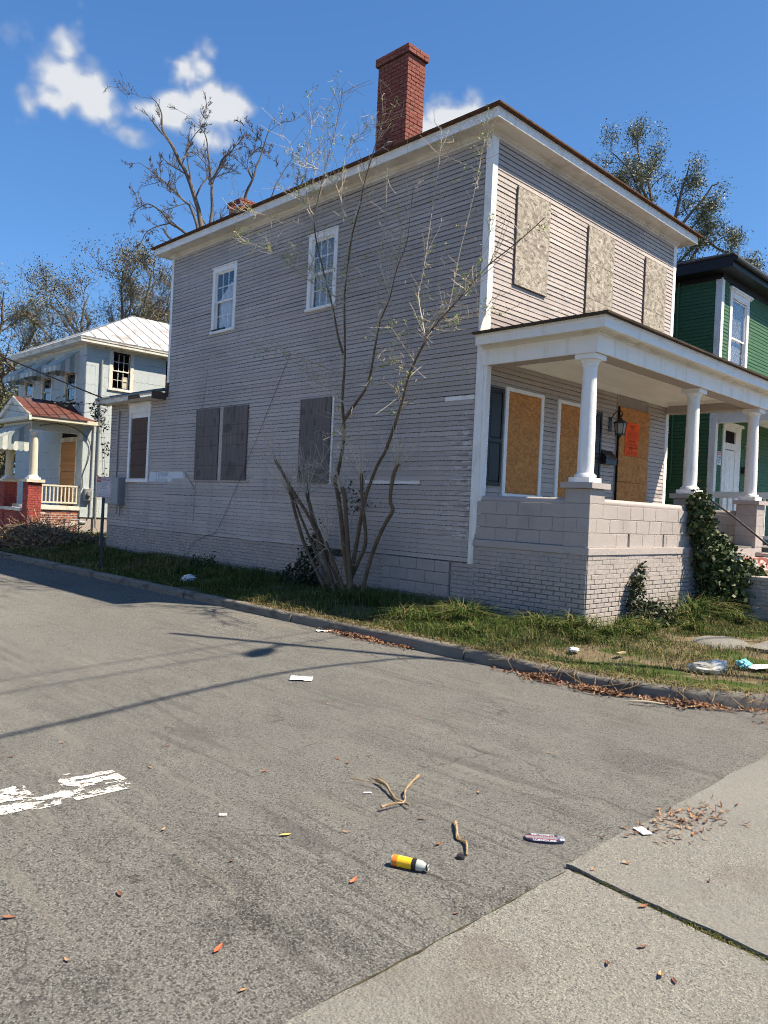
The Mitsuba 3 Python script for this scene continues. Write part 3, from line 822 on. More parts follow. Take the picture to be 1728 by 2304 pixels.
# upper front: weathered strand board over three windows
for a, b, rows in ((.64, 1.585, ()), (2.84, 3.785, (5.62, 6.28)), (5.05, 5.975, (5.9,))):
    boarded(FRONT, a, b, 5.335, 6.935, .055, 'osb_weathered', rows=rows)

# ---- foundation
Fd = part(H, 'foundation', [box(.02, HW, .02, XL, -.1, ZS)], 'old_mortar')
rng = np.random.default_rng(8)


def brick_wall(parent, wall, u0, u1, z0, z1, mats, seed, course=.0685, bl=.211, jut=.012, base='brick', joint=.006, stuff=False, head_every=0, ragged_=.004, miss=0.0, grow=None):
    r = np.random.default_rng(seed)
    out = []
    n = max(1, int(round((z1 - z0) / course)))
    c = (z1 - z0) / n
    for k in range(n):
        z = z0 + k * c
        L = bl if not head_every or k % head_every else bl / 2
        u = u0 + (0 if k % 2 == 0 else -L / 2)
        while u < u1 - .005:
            a, b = max(u, u0), min(u + L + r.uniform(-.006, .006), u1)
            if b - a > .02:
                j = joint if grow is None else joint * grow(z)
                d = jut + r.uniform(-ragged_, ragged_)
                m = wall.box(a + j / 2, b - j / 2, z + j / 2 + r.uniform(-.0015, .0015), z + c - j / 2, -.02, d, .003)
                if r.random() >= miss:
                    if stuff:
                        out.append(m)
                    else:
                        part(parent, base, m, mats[r.integers(len(mats))])
            u = b if b > u0 else u + L
    if stuff:
        part(parent, 'brick_courses', out, mats[0], kind='stuff')


paint = ['masonry_paint']
brick_wall(Fd, SIDE, 2.0, 3.1, .02, ZS - .01, paint, 1)
brick_wall(Fd, SIDE, 3.46, 5.9, .02, ZS - .01, paint, 2)
brick_wall(Fd, SIDE, 3.1, 3.46, .02, .64, paint, 3)
part(Fd, 'vent', SIDE.box(3.12, 3.44, .655, .772, -.02, .004), 'black_shutter', label='black vent hole under the siding behind the sapling')
brick_wall(Fd, SIDE, .0, .46, .02, ZS - .01, paint, 4)
brick_wall(Fd, SIDE, 5.9, XL - .01, .02, ZS - .01, paint, 5, stuff=True)
# a patch of concrete block
for k in range(4):
    z = -.02 + k * .203
    cuts = [.47, .78 if k % 2 else .98, 1.19 if k % 2 else 1.39, 1.58 if k % 2 else 1.80, 1.99]
    for a, b in zip(cuts, cuts[1:]):
        part(Fd, 'block', SIDE.box(a + .004, b - .004, z + .004, min(z + .199, ZS - .012), -.02, .05 + rng.uniform(-.003, .003), .004), 'masonry_paint')

# ---------------------------------------------------------------- the porch
PD, PX0, PX1 = 2.013, -.026, 6.62
LZ0, LZ1 = 1.063, 1.17
PS = Wall((PX0, -PD, 0), (0, 1, 0), (-1, 0, 0))           # side of the porch, u from the street corner back to the wall
PF = Wall((PX0, -PD, 0), (1, 0, 0), (0, -1, 0))
PW = part(H, 'porch_wall', [box(PX0 + .02, 3.80, -PD + .02, -.0, -.1, LZ0), box(6.2, PX1, -PD + .02, 0, -.1, LZ0), box(3.7, 6.3, -1.9, 0, -.1, LZ0)], 'old_mortar')
grow = lambda z: 2.1 if z < .60 else (1.0 if z < .80 else .45)
brick_wall(PW, PF, 0.0, 3.81, -.03, LZ0, paint, 31, bl=.207, grow=grow)
brick_wall(PW, PS, 0.0, PD - .002, -.03, LZ0, paint, 32, bl=.207, grow=grow)
part(PW, 'ledge', [PF.box(-.03, 3.84, LZ0, LZ1, -.3, .03, .006), PS.box(0.01, PD - .0, LZ0 + .001, LZ1 - .001, -.3, .03, .006)], 'ledge_paint')
part(H, 'porch_floor', box(PX0 + .01, PX1, -PD + .05, 0, LZ0 + .004, LZ1 + .012), 'concrete')


def block_courses(parent, wall, u0, u1, z0, rows, d0, d1, seed, bl=.405, h=.2032, slots=(), hh=None):
    r = np.random.default_rng(seed)
    for k in range(rows):
        z = z0 + k * h
        u = u0 - (bl / 2 if k % 2 else 0)
        while u < u1 - .01:
            a, b = max(u, u0), min(u + bl, u1)
            if u1 - b < .07:
                b = u1
            spans = [(a, b)]
            if k == 0:
                for s in slots:
                    spans = [q for c, d in spans for q in ((c, min(d, s - .022)), (max(c, s + .022), d)) if q[1] - q[0] > .01]
            for c, d in spans:
                part(parent, 'block', wall.box(c + .0025, d - .0025, z + .003, z + h - .003, d0, d1 + r.uniform(-.003, .003), .004), 'masonry_paint')
            u = b


def pillar(x, y, zt=2.0, label=None):
    w = .40
    p = part(H, 'pillar', box(x + .012, x + w - .012, y + .012, y + w - .012, LZ1 - .1, zt), 'masonry_paint')
    for wall in (Wall((x, y, 0), (0, 1, 0), (-1, 0, 0)), Wall((x, y, 0), (1, 0, 0), (0, -1, 0)), Wall((x + w, y, 0), (0, 1, 0), (1, 0, 0)), Wall((x, y + w, 0), (1, 0, 0), (0, 1, 0))):
        k = 0
        for k in range(4):
            z = LZ1 + k * .2055
            cuts = [0, w / 2, w] if k == 1 else [0, w]
            for a, b in zip(cuts, cuts[1:]):
                part(p, 'block', wall.box(a + .001, b - .001, z + .002, min(z + .2035, zt), -.03, .0 + rng.uniform(-.003, .003), .004), 'masonry_paint')
    part(p, 'cap', move(box(-.255, .255, -.255, .255, 0, .08), (x + .2, y + .2, zt)), 'ledge_paint')
    return p


def column(x, y, z0=2.08, z1=3.90, label=None, mat='white_rough', parent=H, r0=.118, r1=.098):
    c = part(parent, 'column', lathe([(0, z0 + .09), (r0 + .012, z0 + .10), (r0, z0 + .16)] + [(r0 + (r1 - r0) * t ** 1.6, z0 + .16 + (z1 - z0 - .34) * t) for t in np.linspace(0, 1, 14)] + [(r1 + .004, z1 - .17), (0, z1 - .165)], (x, y, 0), 36), mat, 40, label=label)
    e = 1.3 * r0
    part(c, 'base', [box(x - .165 * e / .153, x + .165 * e / .153, y - .165 * e / .153, y + .165 * e / .153, z0, z0 + .075), lathe([(0, z0 + .075), (r0 + .03, z0 + .076), (r0 + .042, z0 + .095), (r0 + .034, z0 + .118), (r0 + .012, z0 + .125), (0, z0 + .125)], (x, y, 0), 36)], 'white_paint', 40)
    part(c, 'capital', [lathe([(0, z1 - .175), (r1 + .012, z1 - .172), (r1 + .018, z1 - .155), (r1 + .006, z1 - .14), (r1 + .03, z1 - .105), (r1 + .045, z1 - .075), (0, z1 - .07)], (x, y, 0), 36), box(x - .16 * e / .153, x + .16 * e / .153, y - .16 * e / .153, y + .16 * e / .153, z1 - .072, z1)], 'white_paint', 40)
    return c


PY = -PD - .002
for x in (PX0 - .004, 3.42, 6.22):
    pillar(x, PY)
    column(x + .2, PY + .215)
block_courses(part(H, 'parapet', box(.38, 3.42, -PD + .04, -PD + .18, LZ1, LZ1 + .60), 'old_mortar'), Wall((PX0, -PD + .03, 0), (1, 0, 0), (0, -1, 0)), .405, 3.44, LZ1, 3, -.05, .012, 41, slots=(1.18, 2.33))
block_courses(part(H, 'parapet', box(PX0 + .04, PX0 + .18, -PD + .4, -.02, LZ1, LZ1 + .60), 'old_mortar'), Wall((PX0 + .03, -PD, 0), (0, 1, 0), (-1, 0, 0)), .405, PD - .003, LZ1, 3, -.05, .012, 42)
block_courses(part(H, 'parapet', box(6.38, 6.56, -PD + .38, -.02, LZ1, LZ1 + .60), 'old_mortar'), Wall((6.36, -PD, 0), (0, 1, 0), (-1, 0, 0)), .40, PD - .03, LZ1, 3, -.05, .0, 43)
for c in (tube([(.40, -PD + .10, 1.805), (3.43, -PD + .10, 1.805)], .062, 10), tube([(PX0 + .10, -PD + .40, 1.80), (PX0 + .10, -.03, 1.80)], .062, 10), tube([(6.45, -PD + .40, 1.80), (6.45, -.03, 1.80)], .07, 8)):
    part(H, 'parapet_cap', c, 'ledge_paint', 50)
# beams, cornice, ceiling and roof
BZ0, BZ1 = 3.90, 4.20
part(H, 'porch_beam', [box(PX0 + .03, PX0 + .33, -PD + .03, -.03, BZ0 + .004, BZ1), box(PX0 + .33, 6.3, -PD + .03, -PD + .33, BZ0 + .004, BZ1), box(6.30, 6.60, -PD + .03, -.03, BZ0 + .004, BZ1)], 'taupe_paint')
part(H, 'beam_board', [PF.box(.0, PX1 - PX0, BZ0, BZ1 + .02, -.028, .0, .003)], trim)
part(H, 'beam_board', [PS.box(.0, PD - .0, BZ0, BZ1 + .02, -.028, .0, .003)], trim)
part(H, 'pilaster', [box(-.004, .105, -.085, -.026, 1.30, 3.90)], trim)
part(H, 'cornice', [PF.box(-.05, PX1 - PX0 + .05, BZ1 - .055, BZ1 - .02, .0, .05), PF.box(-.09, PX1 - PX0 + .09, BZ1 - .02, BZ1 + .0, .0, .09), PS.box(0, PD - .03, BZ1 - .055, BZ1 - .02, .0, .05), PS.box(0, PD - .03, BZ1 - .02, BZ1, 0, .09)], 'soffit_paint')
RX0, RX1, RY = -.259, 6.86, -2.245
part(H, 'porch_soffit', [box(RX0 + .02, RX1 - .02, RY + .02, -PD - .001, BZ1 - .012, BZ1 + .012), box(RX0 + .02, PX0 - .001, -PD, -.03, BZ1 - .012, BZ1 + .012)], 'soffit_paint')
part(H, 'porch_fascia', [box(RX0, RX1, RY, RY + .022, 4.172, 4.325), box(RX0, RX0 + .022, RY + .022, -.035, 4.172, 4.325), box(RX0 - .02, RX1, RY - .02, RY + .02, 4.30, 4.335), box(RX0 - .02, RX0 + .02, RY + .02, -.035, 4.30, 4.335)], trim)
part(H, 'porch_ceiling', [box(PX0 + .3, 6.35, -PD + .3, -.0, 4.13, 4.15)], 'ceiling_paint')
part(H, 'porch_crown', [box(.3, 6.3, -.07, -.02, 4.03, 4.13), box(PX0 + .33, PX0 + .38, -PD + .33, -.07, 4.06, 4.13), box(6.25, 6.30, -PD + .33, -.07, 4.06, 4.13), box(PX0 + .38, 6.25, -PD + .33, -PD + .38, 4.06, 4.13)], 'ceiling_paint')
e = .095
zr = 4.36
pr = np.array([(RX0 - e, RY - e, zr), (RX1 + e, RY - e, zr), (RX1 - 1.9, -.02, zr + .50), (RX0 + 1.9, -.02, zr + .50), (RX0 - e, -.025, zr), (RX1 + e, -.025, zr)])
low = pr[[0, 1, 4, 5]] - np.array([0, 0, .03])
part(H, 'porch_roof', (np.vstack([pr, low]), np.array([[0, 1, 2, 3], [4, 0, 3, 3], [1, 5, 2, 2], [0, 6, 7, 1], [4, 8, 6, 0], [1, 7, 9, 5], [6, 8, 9, 7]])), 'roof_shingle')
part(H, 'loose_flashing', [hexa([(-.20, -.07, 4.40), (-.04, -.09, 4.42), (-.035, -.06, 4.70), (-.10, -.05, 4.62), (-.20, -.066, 4.41), (-.04, -.086, 4.43), (-.035, -.056, 4.71), (-.10, -.046, 4.63)])], 'old_cream', label='torn pale flashing curling at the corner of the porch roof')

# boards, shutters, lamp and post box under the porch roof
for a, b in ((.669, 1.604), (2.215, 3.15)):
    w = part(H, 'window', [FRONT.box(a - .085, a, 1.90, 3.66, 0, .045, .004), FRONT.box(b, b + .085, 1.90, 3.66, 0, .045, .004), FRONT.box(a, b, 3.60, 3.66, 0, .045, .004), FRONT.box(a - .11, b + .11, 1.86, 1.925, 0, .075, .006)], trim)
    part(w, 'window_board', FRONT.box(a + .004, b - .004, 1.935, 3.596, -.0, .032, .003), 'osb_fresh')
for a, b in ((.13, .52), (3.26, 3.62)):
    s = part(H, 'shutter', [FRONT.box(a, b, 2.03, 3.60, .02, .045)], 'black_shutter', label='black panelled shutter beside a boarded porch window')
    for p, q in ((2.10, 2.72), (2.80, 3.52)):
        part(s, 'raised_panel', FRONT.box(a + .06, b - .06, p, q, .045, .057, .012), 'black_shutter')
    part(s, 'stile', [FRONT.box(a, a + .045, 2.03, 3.6, .045, .06), FRONT.box(b - .045, b, 2.03, 3.6, .045, .06), FRONT.box(a + .045, b - .045, 2.03, 2.09, .045, .06), FRONT.box(a + .045, b - .045, 3.54, 3.6, .045, .06), FRONT.box(a + .045, b - .045, 2.73, 2.79, .045, .06)], 'black_shutter')
part(H, 'door_casing', [FRONT.box(4.22, 4.27, 1.18, 4.02, 0, .03), FRONT.box(5.45, 5.50, 1.18, 4.02, 0, .03), FRONT.box(4.27, 5.45, 3.97, 4.02, 0, .03), FRONT.box(4.27, 5.45, 1.18, 3.97, 0, .012)], 'taupe_paint')
boarded(FRONT, 4.24, 5.47, 1.19, 3.80, .09, 'osb_fresh', rows=(1.62, 2.33, 2.86, 3.28), cols=(4.58, 4.86, 5.13), edge='dark_void', label='fresh strand board screwed over the front door', base='door_board')
for nm, mats in (('porch_lantern', 0),):
    L = thing('porch_lantern', 'black coach lantern on the wall beside the boarded front door', 'lantern')
    lx, ly, lz = 3.98, -.24, 3.27
    part(L, 'wall_plate', FRONT.box(lx - .06, lx + .06, 3.28, 3.56, .0, .035, .01), 'black_metal')
    part(L, 'arm', tube(curve([(lx, -.03, 3.48), (lx, -.10, 3.62), (lx, -.20, 3.68), (lx, -.27, 3.62), (lx, -.25, 3.55), (lx, -.21, 3.58)], 24), .010, 6), 'black_metal', True)
    part(L, 'arm', tube([(lx, ly, 3.60), (lx, ly, 3.52)], .010, 6), 'black_metal')
    rb, rt = .085, .115
    six = [(math.cos(a), math.sin(a)) for a in np.arange(6) * math.pi / 3]
    part(L, 'roof', lathe([(0, 3.53), (.02, 3.53), (.035, 3.50), (.11, 3.455), (.135, 3.43), (.135, 3.42), (0, 3.42)], (lx, ly, 0), 6), 'black_metal')
    part(L, 'cage', [tube([(lx + rt * c, ly + rt * s, 3.42), (lx + rb * c, ly + rb * s, 3.22)], .007, 5) for c, s in six] + [lathe([(0, 3.20), (.09, 3.20), (.095, 3.225), (0, 3.225)], (lx, ly, 0), 6), lathe([(0, 3.15), (.015, 3.16), (.03, 3.20), (0, 3.20)], (lx, ly, 0), 6)], 'black_metal')
    part(L, 'pane', lathe([(rb * .93, 3.225), (rt * .93, 3.42)], (lx, ly, 0), 6), 'porch_light_glass')
B_ = thing('mailbox', 'black wall post box between the shutter and the boarded door', 'mailbox')
part(B_, 'body', FRONT.poly([(3.66, 2.63), (4.06, 2.63), (4.06, 2.76), (3.66, 2.79)], .02, .15), 'black_metal')
v = [FRONT.p(3.64, 2.80, .02), FRONT.p(4.08, 2.79, .02), FRONT.p(4.08, 2.73, .17), FRONT.p(3.64, 2.74, .17)]
lid_ = [(q[0], q[1], q[2] + .10 * (k in (0, 1))) for k, q in enumerate(v)]
part(B_, 'lid', hexa(lid_ + [(a, b, c + .012) for a, b, c in lid_]), 'black_metal')
Nn = solo('notice', FRONT.box(4.45, 5.00, 2.86, 3.52, .097, .0985), 'orange_paper', 'orange notice pinned to the boarded front door', 'notice')
ink = []
r = np.random.default_rng(3)
for s, u, z, h, wd in (('NOTICE', 4.62, 3.425, .035, .19), ('OF', 4.70, 3.37, .03, .05), ('VIOLATION', 4.60, 3.14, .03, .26), ('DO NOT', 4.62, 2.985, .028, .18)):
    ink.append(FRONT.text(s, u, z, h, .0995, 1, wd, True))
for z in np.concatenate([np.arange(3.19, 3.35, .022), np.arange(3.05, 3.12, .02), np.arange(2.885, 2.96, .02)]):
    a = 4.50 + r.uniform(0, .07)
    while a < 4.93:
        w_ = r.uniform(.02, .075)
        ink.append(FRONT.box(a, min(a + w_, 4.95), z, z + .007, .0986, .0996))
        a += w_ + r.uniform(.01, .018)
ink.append(FRONT.box(4.47, 4.98, 3.02, 3.034, .0986, .0996))
part(Nn, 'print', ink, 'orange_ink')

# steps between the second and third pillar, with stepped cheeks, and the handrail
St = part(H, 'steps', [box(3.82, 6.22, -PD - .02, -1.9, -.1, 1.14)], 'masonry_paint')
for k in range(5):
    z1 = 1.165 - .185 * (k + 1)
    y0 = -PD - .02 - .29 * (k + 1)
    for a in np.arange(4.20, 6.2, .205):
        part(St, 'brick', box(a + .004, min(a + .201, 6.24), y0 + .004, y0 + .29, z1 - .185, z1, ), 'step_brick')
part(St, 'cheek', [box(3.84, 4.18, -2.55, -PD - .02, -.1, 1.06), box(3.80, 4.22, -2.60, -PD - .02, 1.06, 1.12), box(3.84, 4.18, -3.70, -2.55, -.1, .68), box(3.80, 4.22, -3.75, -2.60, .68, .74)], 'masonry_paint')
part(St, 'cheek', [box(6.24, 6.60, -2.55, -PD - .02, -.1, 1.0), box(6.20, 6.64, -2.60, -PD - .02, 1.0, 1.06), box(6.24, 6.6, -3.9, -2.55, -.1, .60), box(6.2, 6.64, -3.95, -2.6, .60, .66)], 'masonry_paint')
brick_wall(St, Wall((3.84, -3.70, 0), (0, 1, 0), (-1, 0, 0)), 0, 1.6, .0, .68, paint, 51)
solo('handrail', tube([(4.05, PY + .0, 1.99), (4.05, -2.4, 1.73), (4.05, -3.30, 1.03), (4.05, -3.55, .84)], .016, 8), 'black_metal', 'black pipe handrail slanting down the porch steps', 'handrail')

# the extension's shed roof
er = lambda x: 4.215 + (x + .40) * .26
v = []
for y in (HL + .02, 13.10):
    v += [(-.42, y, er(-.42)), (3.2, y, er(3.2)), (3.2, y, er(3.2) - .03), (-.42, y, er(-.42) - .035)]
part(H, 'extension_roof', hexa([v[0], v[1], v[5], v[4], v[3], v[2], v[6], v[7]]), 'grey_roof_metal')
part(H, 'roof_seam', [hexa([(-.42, y, er(-.42)), (3.2, y, er(3.2)), (3.2, y + .025, er(3.2)), (-.42, y + .025, er(-.42)), (-.42, y, er(-.42) + .03), (3.2, y, er(3.2) + .03), (3.2, y + .025, er(3.2) + .03), (-.42, y + .025, er(-.42) + .03)]) for y in np.arange(10.1, 13.05, .42)], 'grey_roof_metal')
part(H, 'extension_soffit', [box(-.38, .0, HL + .04, 13.06, 4.08, 4.10)], 'soffit_paint')
part(H, 'extension_fascia', [box(-.40, -.38, 11.2, 13.08, 4.06, 4.19), box(-.40, -.38, HL + .02, 10.6, 4.13, 4.20), box(-.40, .0, 13.06, 13.08, 4.06, 4.17)], 'old_cream')
part(H, 'extension_fascia', [box(-.392, -.37, 10.6, 11.2, 4.08, 4.17), box(-.40, .0, HL + .0, HL + .04, 4.03, 4.21)], 'brown_plywood')
# meters, conduit and cords on the extension
mb = thing('panel_box', 'tall grey steel service box on the side wall near the street sign', 'panel')
part(mb, 'body', SIDE.box(11.91, 12.40, 1.35, 2.09, .02, .20, .008), 'grey_metal')
part(mb, 'cover', SIDE.box(11.93, 12.25, 1.37, 2.07, .20, .215, .004), 'grey_metal')
mt = thing('electric_meter', 'square electric meter with a round dial at the far corner of the grey house', 'meter')
part(mt, 'body', SIDE.box(12.46, 12.86, 1.37, 1.80, .02, .15, .01), 'conduit')
part(mt, 'dial', (lambda m: (m[0], m[1]))(tube([(-.15, 12.63, 1.62), (-.235, 12.63, 1.62)], [.095, .085], 20)), 'grey_metal', 30)
part(H, 'conduit', tube(curve([(-.05, 12.40, 2.09), (-.05, 12.40, 3.3), (-.05, 12.38, 3.9)], 10), .022, 8), 'conduit', True)
part(H, 'conduit', [tube([(-.09, 12.05, 1.35), (-.09, 12.05, 1.05)], .025, 8), tube([(-.09, 12.2, 1.35), (-.09, 12.2, 1.1)], .02, 8)], 'conduit', True)
part(H, 'cable', tube(curve([(-.035, 12.02, 1.97), (-.05, 11.76, 1.75), (-.045, 11.61, .85), (-.045, 11.37, .36), (-.06, 11.05, .12)], 30), .006, 5), 'cable_white', True)
part(H, 'cable', tube(curve([(-.035, 10.28, 1.02), (-.04, 9.6, .85), (-.05, 9.01, .66)], 16), .005, 5), 'cable_white', True)
part(H, 'cable', tube(curve([(-.035, 4.94, 4.63), (-.035, 5.79, 3.22), (-.06, 6.34, 2.31), (-.035, 7.29, .97), (-.045, 7.75, .78), (-.045, 8.34, .56), (-.05, 8.5, .30)], 40), .0045, 4), 'cable_grey', True)
part(H, 'cable', tube(curve([(-.04, 7.29, .97), (-.04, 6.4, .80), (-.04, 5.6, .78)], 16), .007, 5), 'cable_white', True)
part(H, 'cable', tube(curve([(-.032, 8.03, 4.62), (-.035, 8.23, 3.24), (-.032, 8.38, 1.04)], 16), .003, 4), 'cable_grey', True)
# ---------------------------------------------------------------- the pale blue house down the street
BX, BY, BZ = .76, 16.5, .30
Bh = thing('blue_house', 'pale blue shingled house with a rusty red porch roof and striped metal awnings', 'house')
BF = Wall((BX, BY, 0), (1, 0, 0), (0, -1, 0))
BL = Wall((BX, BY, 0), (0, 1, 0), (-1, 0, 0))
BW, BD = 8.0, 5.8
part(Bh, 'wall', [BF.poly(Polygon([(0, .85), (BW, .85), (BW, 6.45), (0, 6.45)]).difference(sbox(.86, 5.12, 1.44, 6.2)), -.12, -.002), BL.poly(Polygon([(.12, .85), (BD, .85), (BD, 6.45), (.12, 6.45)]).difference(unary_union([sbox(a + .1, 4.66, a + .85, 5.5) for a in (.65, 2.63, 4.27)])), -.12, -.002),
                  box(BX + .12, BX + BW, BY + .7, BY + .8, .85, 6.4), box(BX + .9, BX + 1.0, BY + .8, BY + BD, .85, 6.4), box(BX, BX + BW, BY + BD - .1, BY + BD, .85, 6.4), box(BX + .1, BX + BW, BY + .1, BY + BD - .1, 6.3, 6.4)], 'dark_void')
part(Bh, 'foundation', [box(BX + .02, BX + BW, BY + .02, BY + BD, -.05, .85)], 'masonry_paint')
r = np.random.default_rng(17)
for wall, ln, cuts, z0 in ((BF, 2.75, (.74, 1.58, 4.98, 6.38), .86), (BL, BD, None, .86)):
    k = 0
    while z0 + k * .302 < 6.40:
        z = z0 + k * .302
        u = -(.305 if k % 2 else 0) - (.004 if wall is BL else 0)
        while u < ln:
            a, b = max(u, -.004), min(u + .61, ln)
            u += .61
            if wall is BF and z + .15 > cuts[2] and z + .15 < cuts[3]:
                sp = [q for q in ((a, min(b, cuts[0])), (max(a, cuts[1]), b)) if q[1] - q[0] > .03]
            elif wall is BL:
                sp = [(a, b)]
                for w0 in (.65, 2.63, 4.27):
                    if 4.6 < z + .15 < 5.6:
                        sp = [q for c, d in sp for q in ((c, min(d, w0)), (max(c, w0 + .95), d)) if q[1] - q[0] > .03]
                if .9 < z < 3.35:
                    sp = [q for c, d in sp for q in ((c, min(d, .42)), (max(c, 1.62), d)) if q[1] - q[0] > .03]
            else:
                sp = [(a, b)]
            for c, d in sp:
                part(Bh, 'shingle', wall.clap(c + .002, d - .002, z + r.uniform(-.004, .004), min(.305, 6.42 - z), .012 + r.uniform(0, .003)), 'blue_shingle')
        k += 1
bw = sash_window(BF, Bh, .74, 1.58, 5.0, 6.38, cas=.12, panes=(3, 2), mat='old_cream', crown=False)
part(bw, 'card', BF.box(1.22, 1.44, 5.12, 5.50, -.07, -.062), 'cream_paint')
for a in (.65, 2.63, 4.27):
    sash_window(BL, Bh, a, a + .95, 4.55, 5.62, cas=.1, panes=(1, 1), mat='old_cream', crown=False)
part(Bh, 'soffit', box(BX - .32, BX + BW + .3, BY - .32, BY + BD + .3, 6.36, 6.39), 'old_cream')
part(Bh, 'fascia', [box(BX - .34, BX + BW, BY - .34, BY - .32, 6.36, 6.51), box(BX - .34, BX - .32, BY - .32, BY + BD + .34, 6.36, 6.51), box(BX - .36, BX + BW, BY - .36, BY - .34, 6.45, 6.52), box(BX - .36, BX - .34, BY - .34, BY + BD + .34, 6.45, 6.52)], 'old_cream')
part(Bh, 'frieze', [BF.box(-.02, BW, 6.28, 6.36, 0, .03), BL.box(0, BD, 6.28, 6.36, 0, .03)], 'old_cream')
# hipped tin roof, pan by pan, standing seams between
ax0, ay0, ay1, pitch, ez = BX - .38, BY - .38, BY + BD + .38, .525, 6.53
rid = (ay1 - ay0) / 2
Rf = part(Bh, 'roof', [np_ for np_ in (hip_roof(ax0 + .01, BX + BW, ay0 + .01, ay1 - .01, ez - .012, pitch, 0, .02),)], 'white_roof_metal')
seams = []
step = .47
xs = np.arange(ax0, BX + BW, step)
for a in xs:
    b = min(a + step, BX + BW)
    ta, tb = min(a - ax0, rid), min(b - ax0, rid)
    f = lambda x, t: (x, ay0 + t, ez + t * pitch)
    up = [f(a + .004, 0), f(b - .004, 0), f(b - .004, tb), f(a + .004, max(ta, .004))]
    part(Rf, 'pan', hexa([(p[0], p[1], p[2] - .008) for p in up] + [(p[0], p[1], p[2] + .004) for p in up]), 'white_roof_metal')
    if ta > .05:
        seams.append(tube([(a, ay0, ez + .012), (a, ay0 + ta, ez + ta * pitch + .012)], .014, 4))
ys = np.arange(ay0 + rid % step, ay1, step)
for y in ys:
    t = min(y - ay0, ay1 - y)
    if t > .1:
        seams.append(tube([(ax0, y, ez + .012), (ax0 + t, y, ez + t * pitch + .012)], .014, 4))
for m in seams:
    part(Rf, 'seam', m, 'grey_roof_metal')


def slat_awning(parent, wall, u0, u1, z1, drop, reach, wing, mats, n=6, side=True):
    """Sloping metal slats from the wall outwards, a scalloped valance in front and scalloped wings."""
    aw = part(parent, 'awning', [wall.box(u0, u1, z1 - .03, z1 + .01, 0, .03)], mats[0])
    w = (u1 - u0) / n
    for k in range(n):
        a, b = u0 + k * w, u0 + (k + 1) * w
        q = .014 * (k % 2)
        top = [wall.p(a + .004, z1 + q, .0), wall.p(b - .004, z1 + q, .0), wall.p(b - .004, z1 - drop + q, reach), wall.p(a + .004, z1 - drop + q, reach)]
        part(aw, 'slat', hexa([t - np.array([0, 0, .006]) for t in top] + top), mats[k % 2])
        m = (a + b) / 2
        sc = [(a + .003, z1 - drop), (a + .003, z1 - drop - .13)] + [(m - (w / 2 - .003) * math.cos(t), z1 - drop - .13 - .05 * math.sin(t)) for t in np.linspace(0.1, math.pi - .1, 6)] + [(b - .003, z1 - drop - .13), (b - .003, z1 - drop)]
        part(aw, 'scallop', wall.poly(sc[::-1], reach - .004 + q * .3, reach + q * .3), mats[(k + 1) % 2])
    if side:
        for u in (u0, u1):
            sw = Wall(wall.p(u, 0, 0), wall.n, -wall.du if u == u0 else wall.du)
            ns = max(3, int(reach / .14))
            for k in range(ns):
                a, b = reach * k / ns, reach * (k + 1) / ns
                m, h = (a + b) / 2, (b - a) / 2 - .003
                zt = lambda q: z1 - drop * q / reach - .01
                sc = [(a + .003, zt(a)), (a + .003, wing)] + [(m - h * math.cos(t), wing - .05 * math.sin(t)) for t in np.linspace(.1, math.pi - .1, 6)] + [(b - .003, wing), (b - .003, zt(b))]
                part(aw, 'scallop', sw.poly(sc[::-1], -.005 + .004 * (k % 2), .0 + .004 * (k % 2)), mats[(k + 1) % 2])
    return aw


for a in (.55, 2.53, 4.17):
    slat_awning(Bh, BL, a, a + 1.14, 6.18, .56, .74, 5.50, ['awning_green', 'awning_white'], 6)
# porch of the blue house
part(Bh, 'porch_base', box(-.72, BX - .01, BY + .05, BY + 3.3, 0, 1.08), 'pale_mortar')
brick_wall(Bh, Wall((-.50, BY + .06, 0), (1, 0, 0), (0, -1, 0)), 0, 1.24, .24, 1.08, ['orange_brick', 'red_brick'], 61, course=.0685, bl=.205, jut=.012, base='brick', joint=.014)
part(Bh, 'porch_floor', box(-.62, BX - .005, BY - .0, BY + 3.3, 1.08, 1.205), 'old_cream')
brick_wall(Bh, Wall((-.86, BY + .45, 0), (0, 1, 0), (-1, 0, 0)), 0, 1.9, .24, 1.0, ['pier_brick'], 62, course=.0685, jut=.01, joint=.006)
part(Bh, 'porch_base', box(-.85, -.6, BY + .45, BY + 2.35, 0, 1.0), 'pier_mortar')
part(Bh, 'wall_cap', box(-.92, -.56, BY + .42, BY + 2.4, 1.0, 1.10), 'old_cream')
for y, s in ((BY - .10, 71), (BY + 1.95, 72)):
    pr_ = part(Bh, 'pier', box(-.88, -.49, y + .01, y + .40, 0, 1.89), 'pier_mortar')
    brick_wall(pr_, Wall((-.89, y, 0), (1, 0, 0), (0, -1, 0)), 0, .41, .24, 1.89, ['pier_brick'], s, course=.0685, bl=.205, jut=.006, joint=.009)
    brick_wall(pr_, Wall((-.89, y, 0), (0, 1, 0), (-1, 0, 0)), 0, .41, .24, 1.89, ['pier_brick'], s + 5, course=.0685, bl=.205, jut=.006, joint=.009)
    part(pr_, 'cap', box(-.96, -.42, y - .07, y + .47, 1.89, 1.98), 'cream_paint')
    column(-.685, y + .2, 1.97, 3.48, mat='cream_paint', parent=Bh, r0=.12, r1=.095)
part(Bh, 'porch_beam', [box(-.83, BX - .02, BY + .0, BY + .18, 3.48, 3.74), box(-.83, -.62, BY + .18, BY + 2.4, 3.48, 3.74)], 'cream_paint')
rl = part(Bh, 'porch_rail', [box(-.48, BX - .02, BY + .06, BY + .12, 1.80, 1.85), box(-.48, BX - .02, BY + .07, BY + .11, 1.28, 1.33)], 'cream_paint')
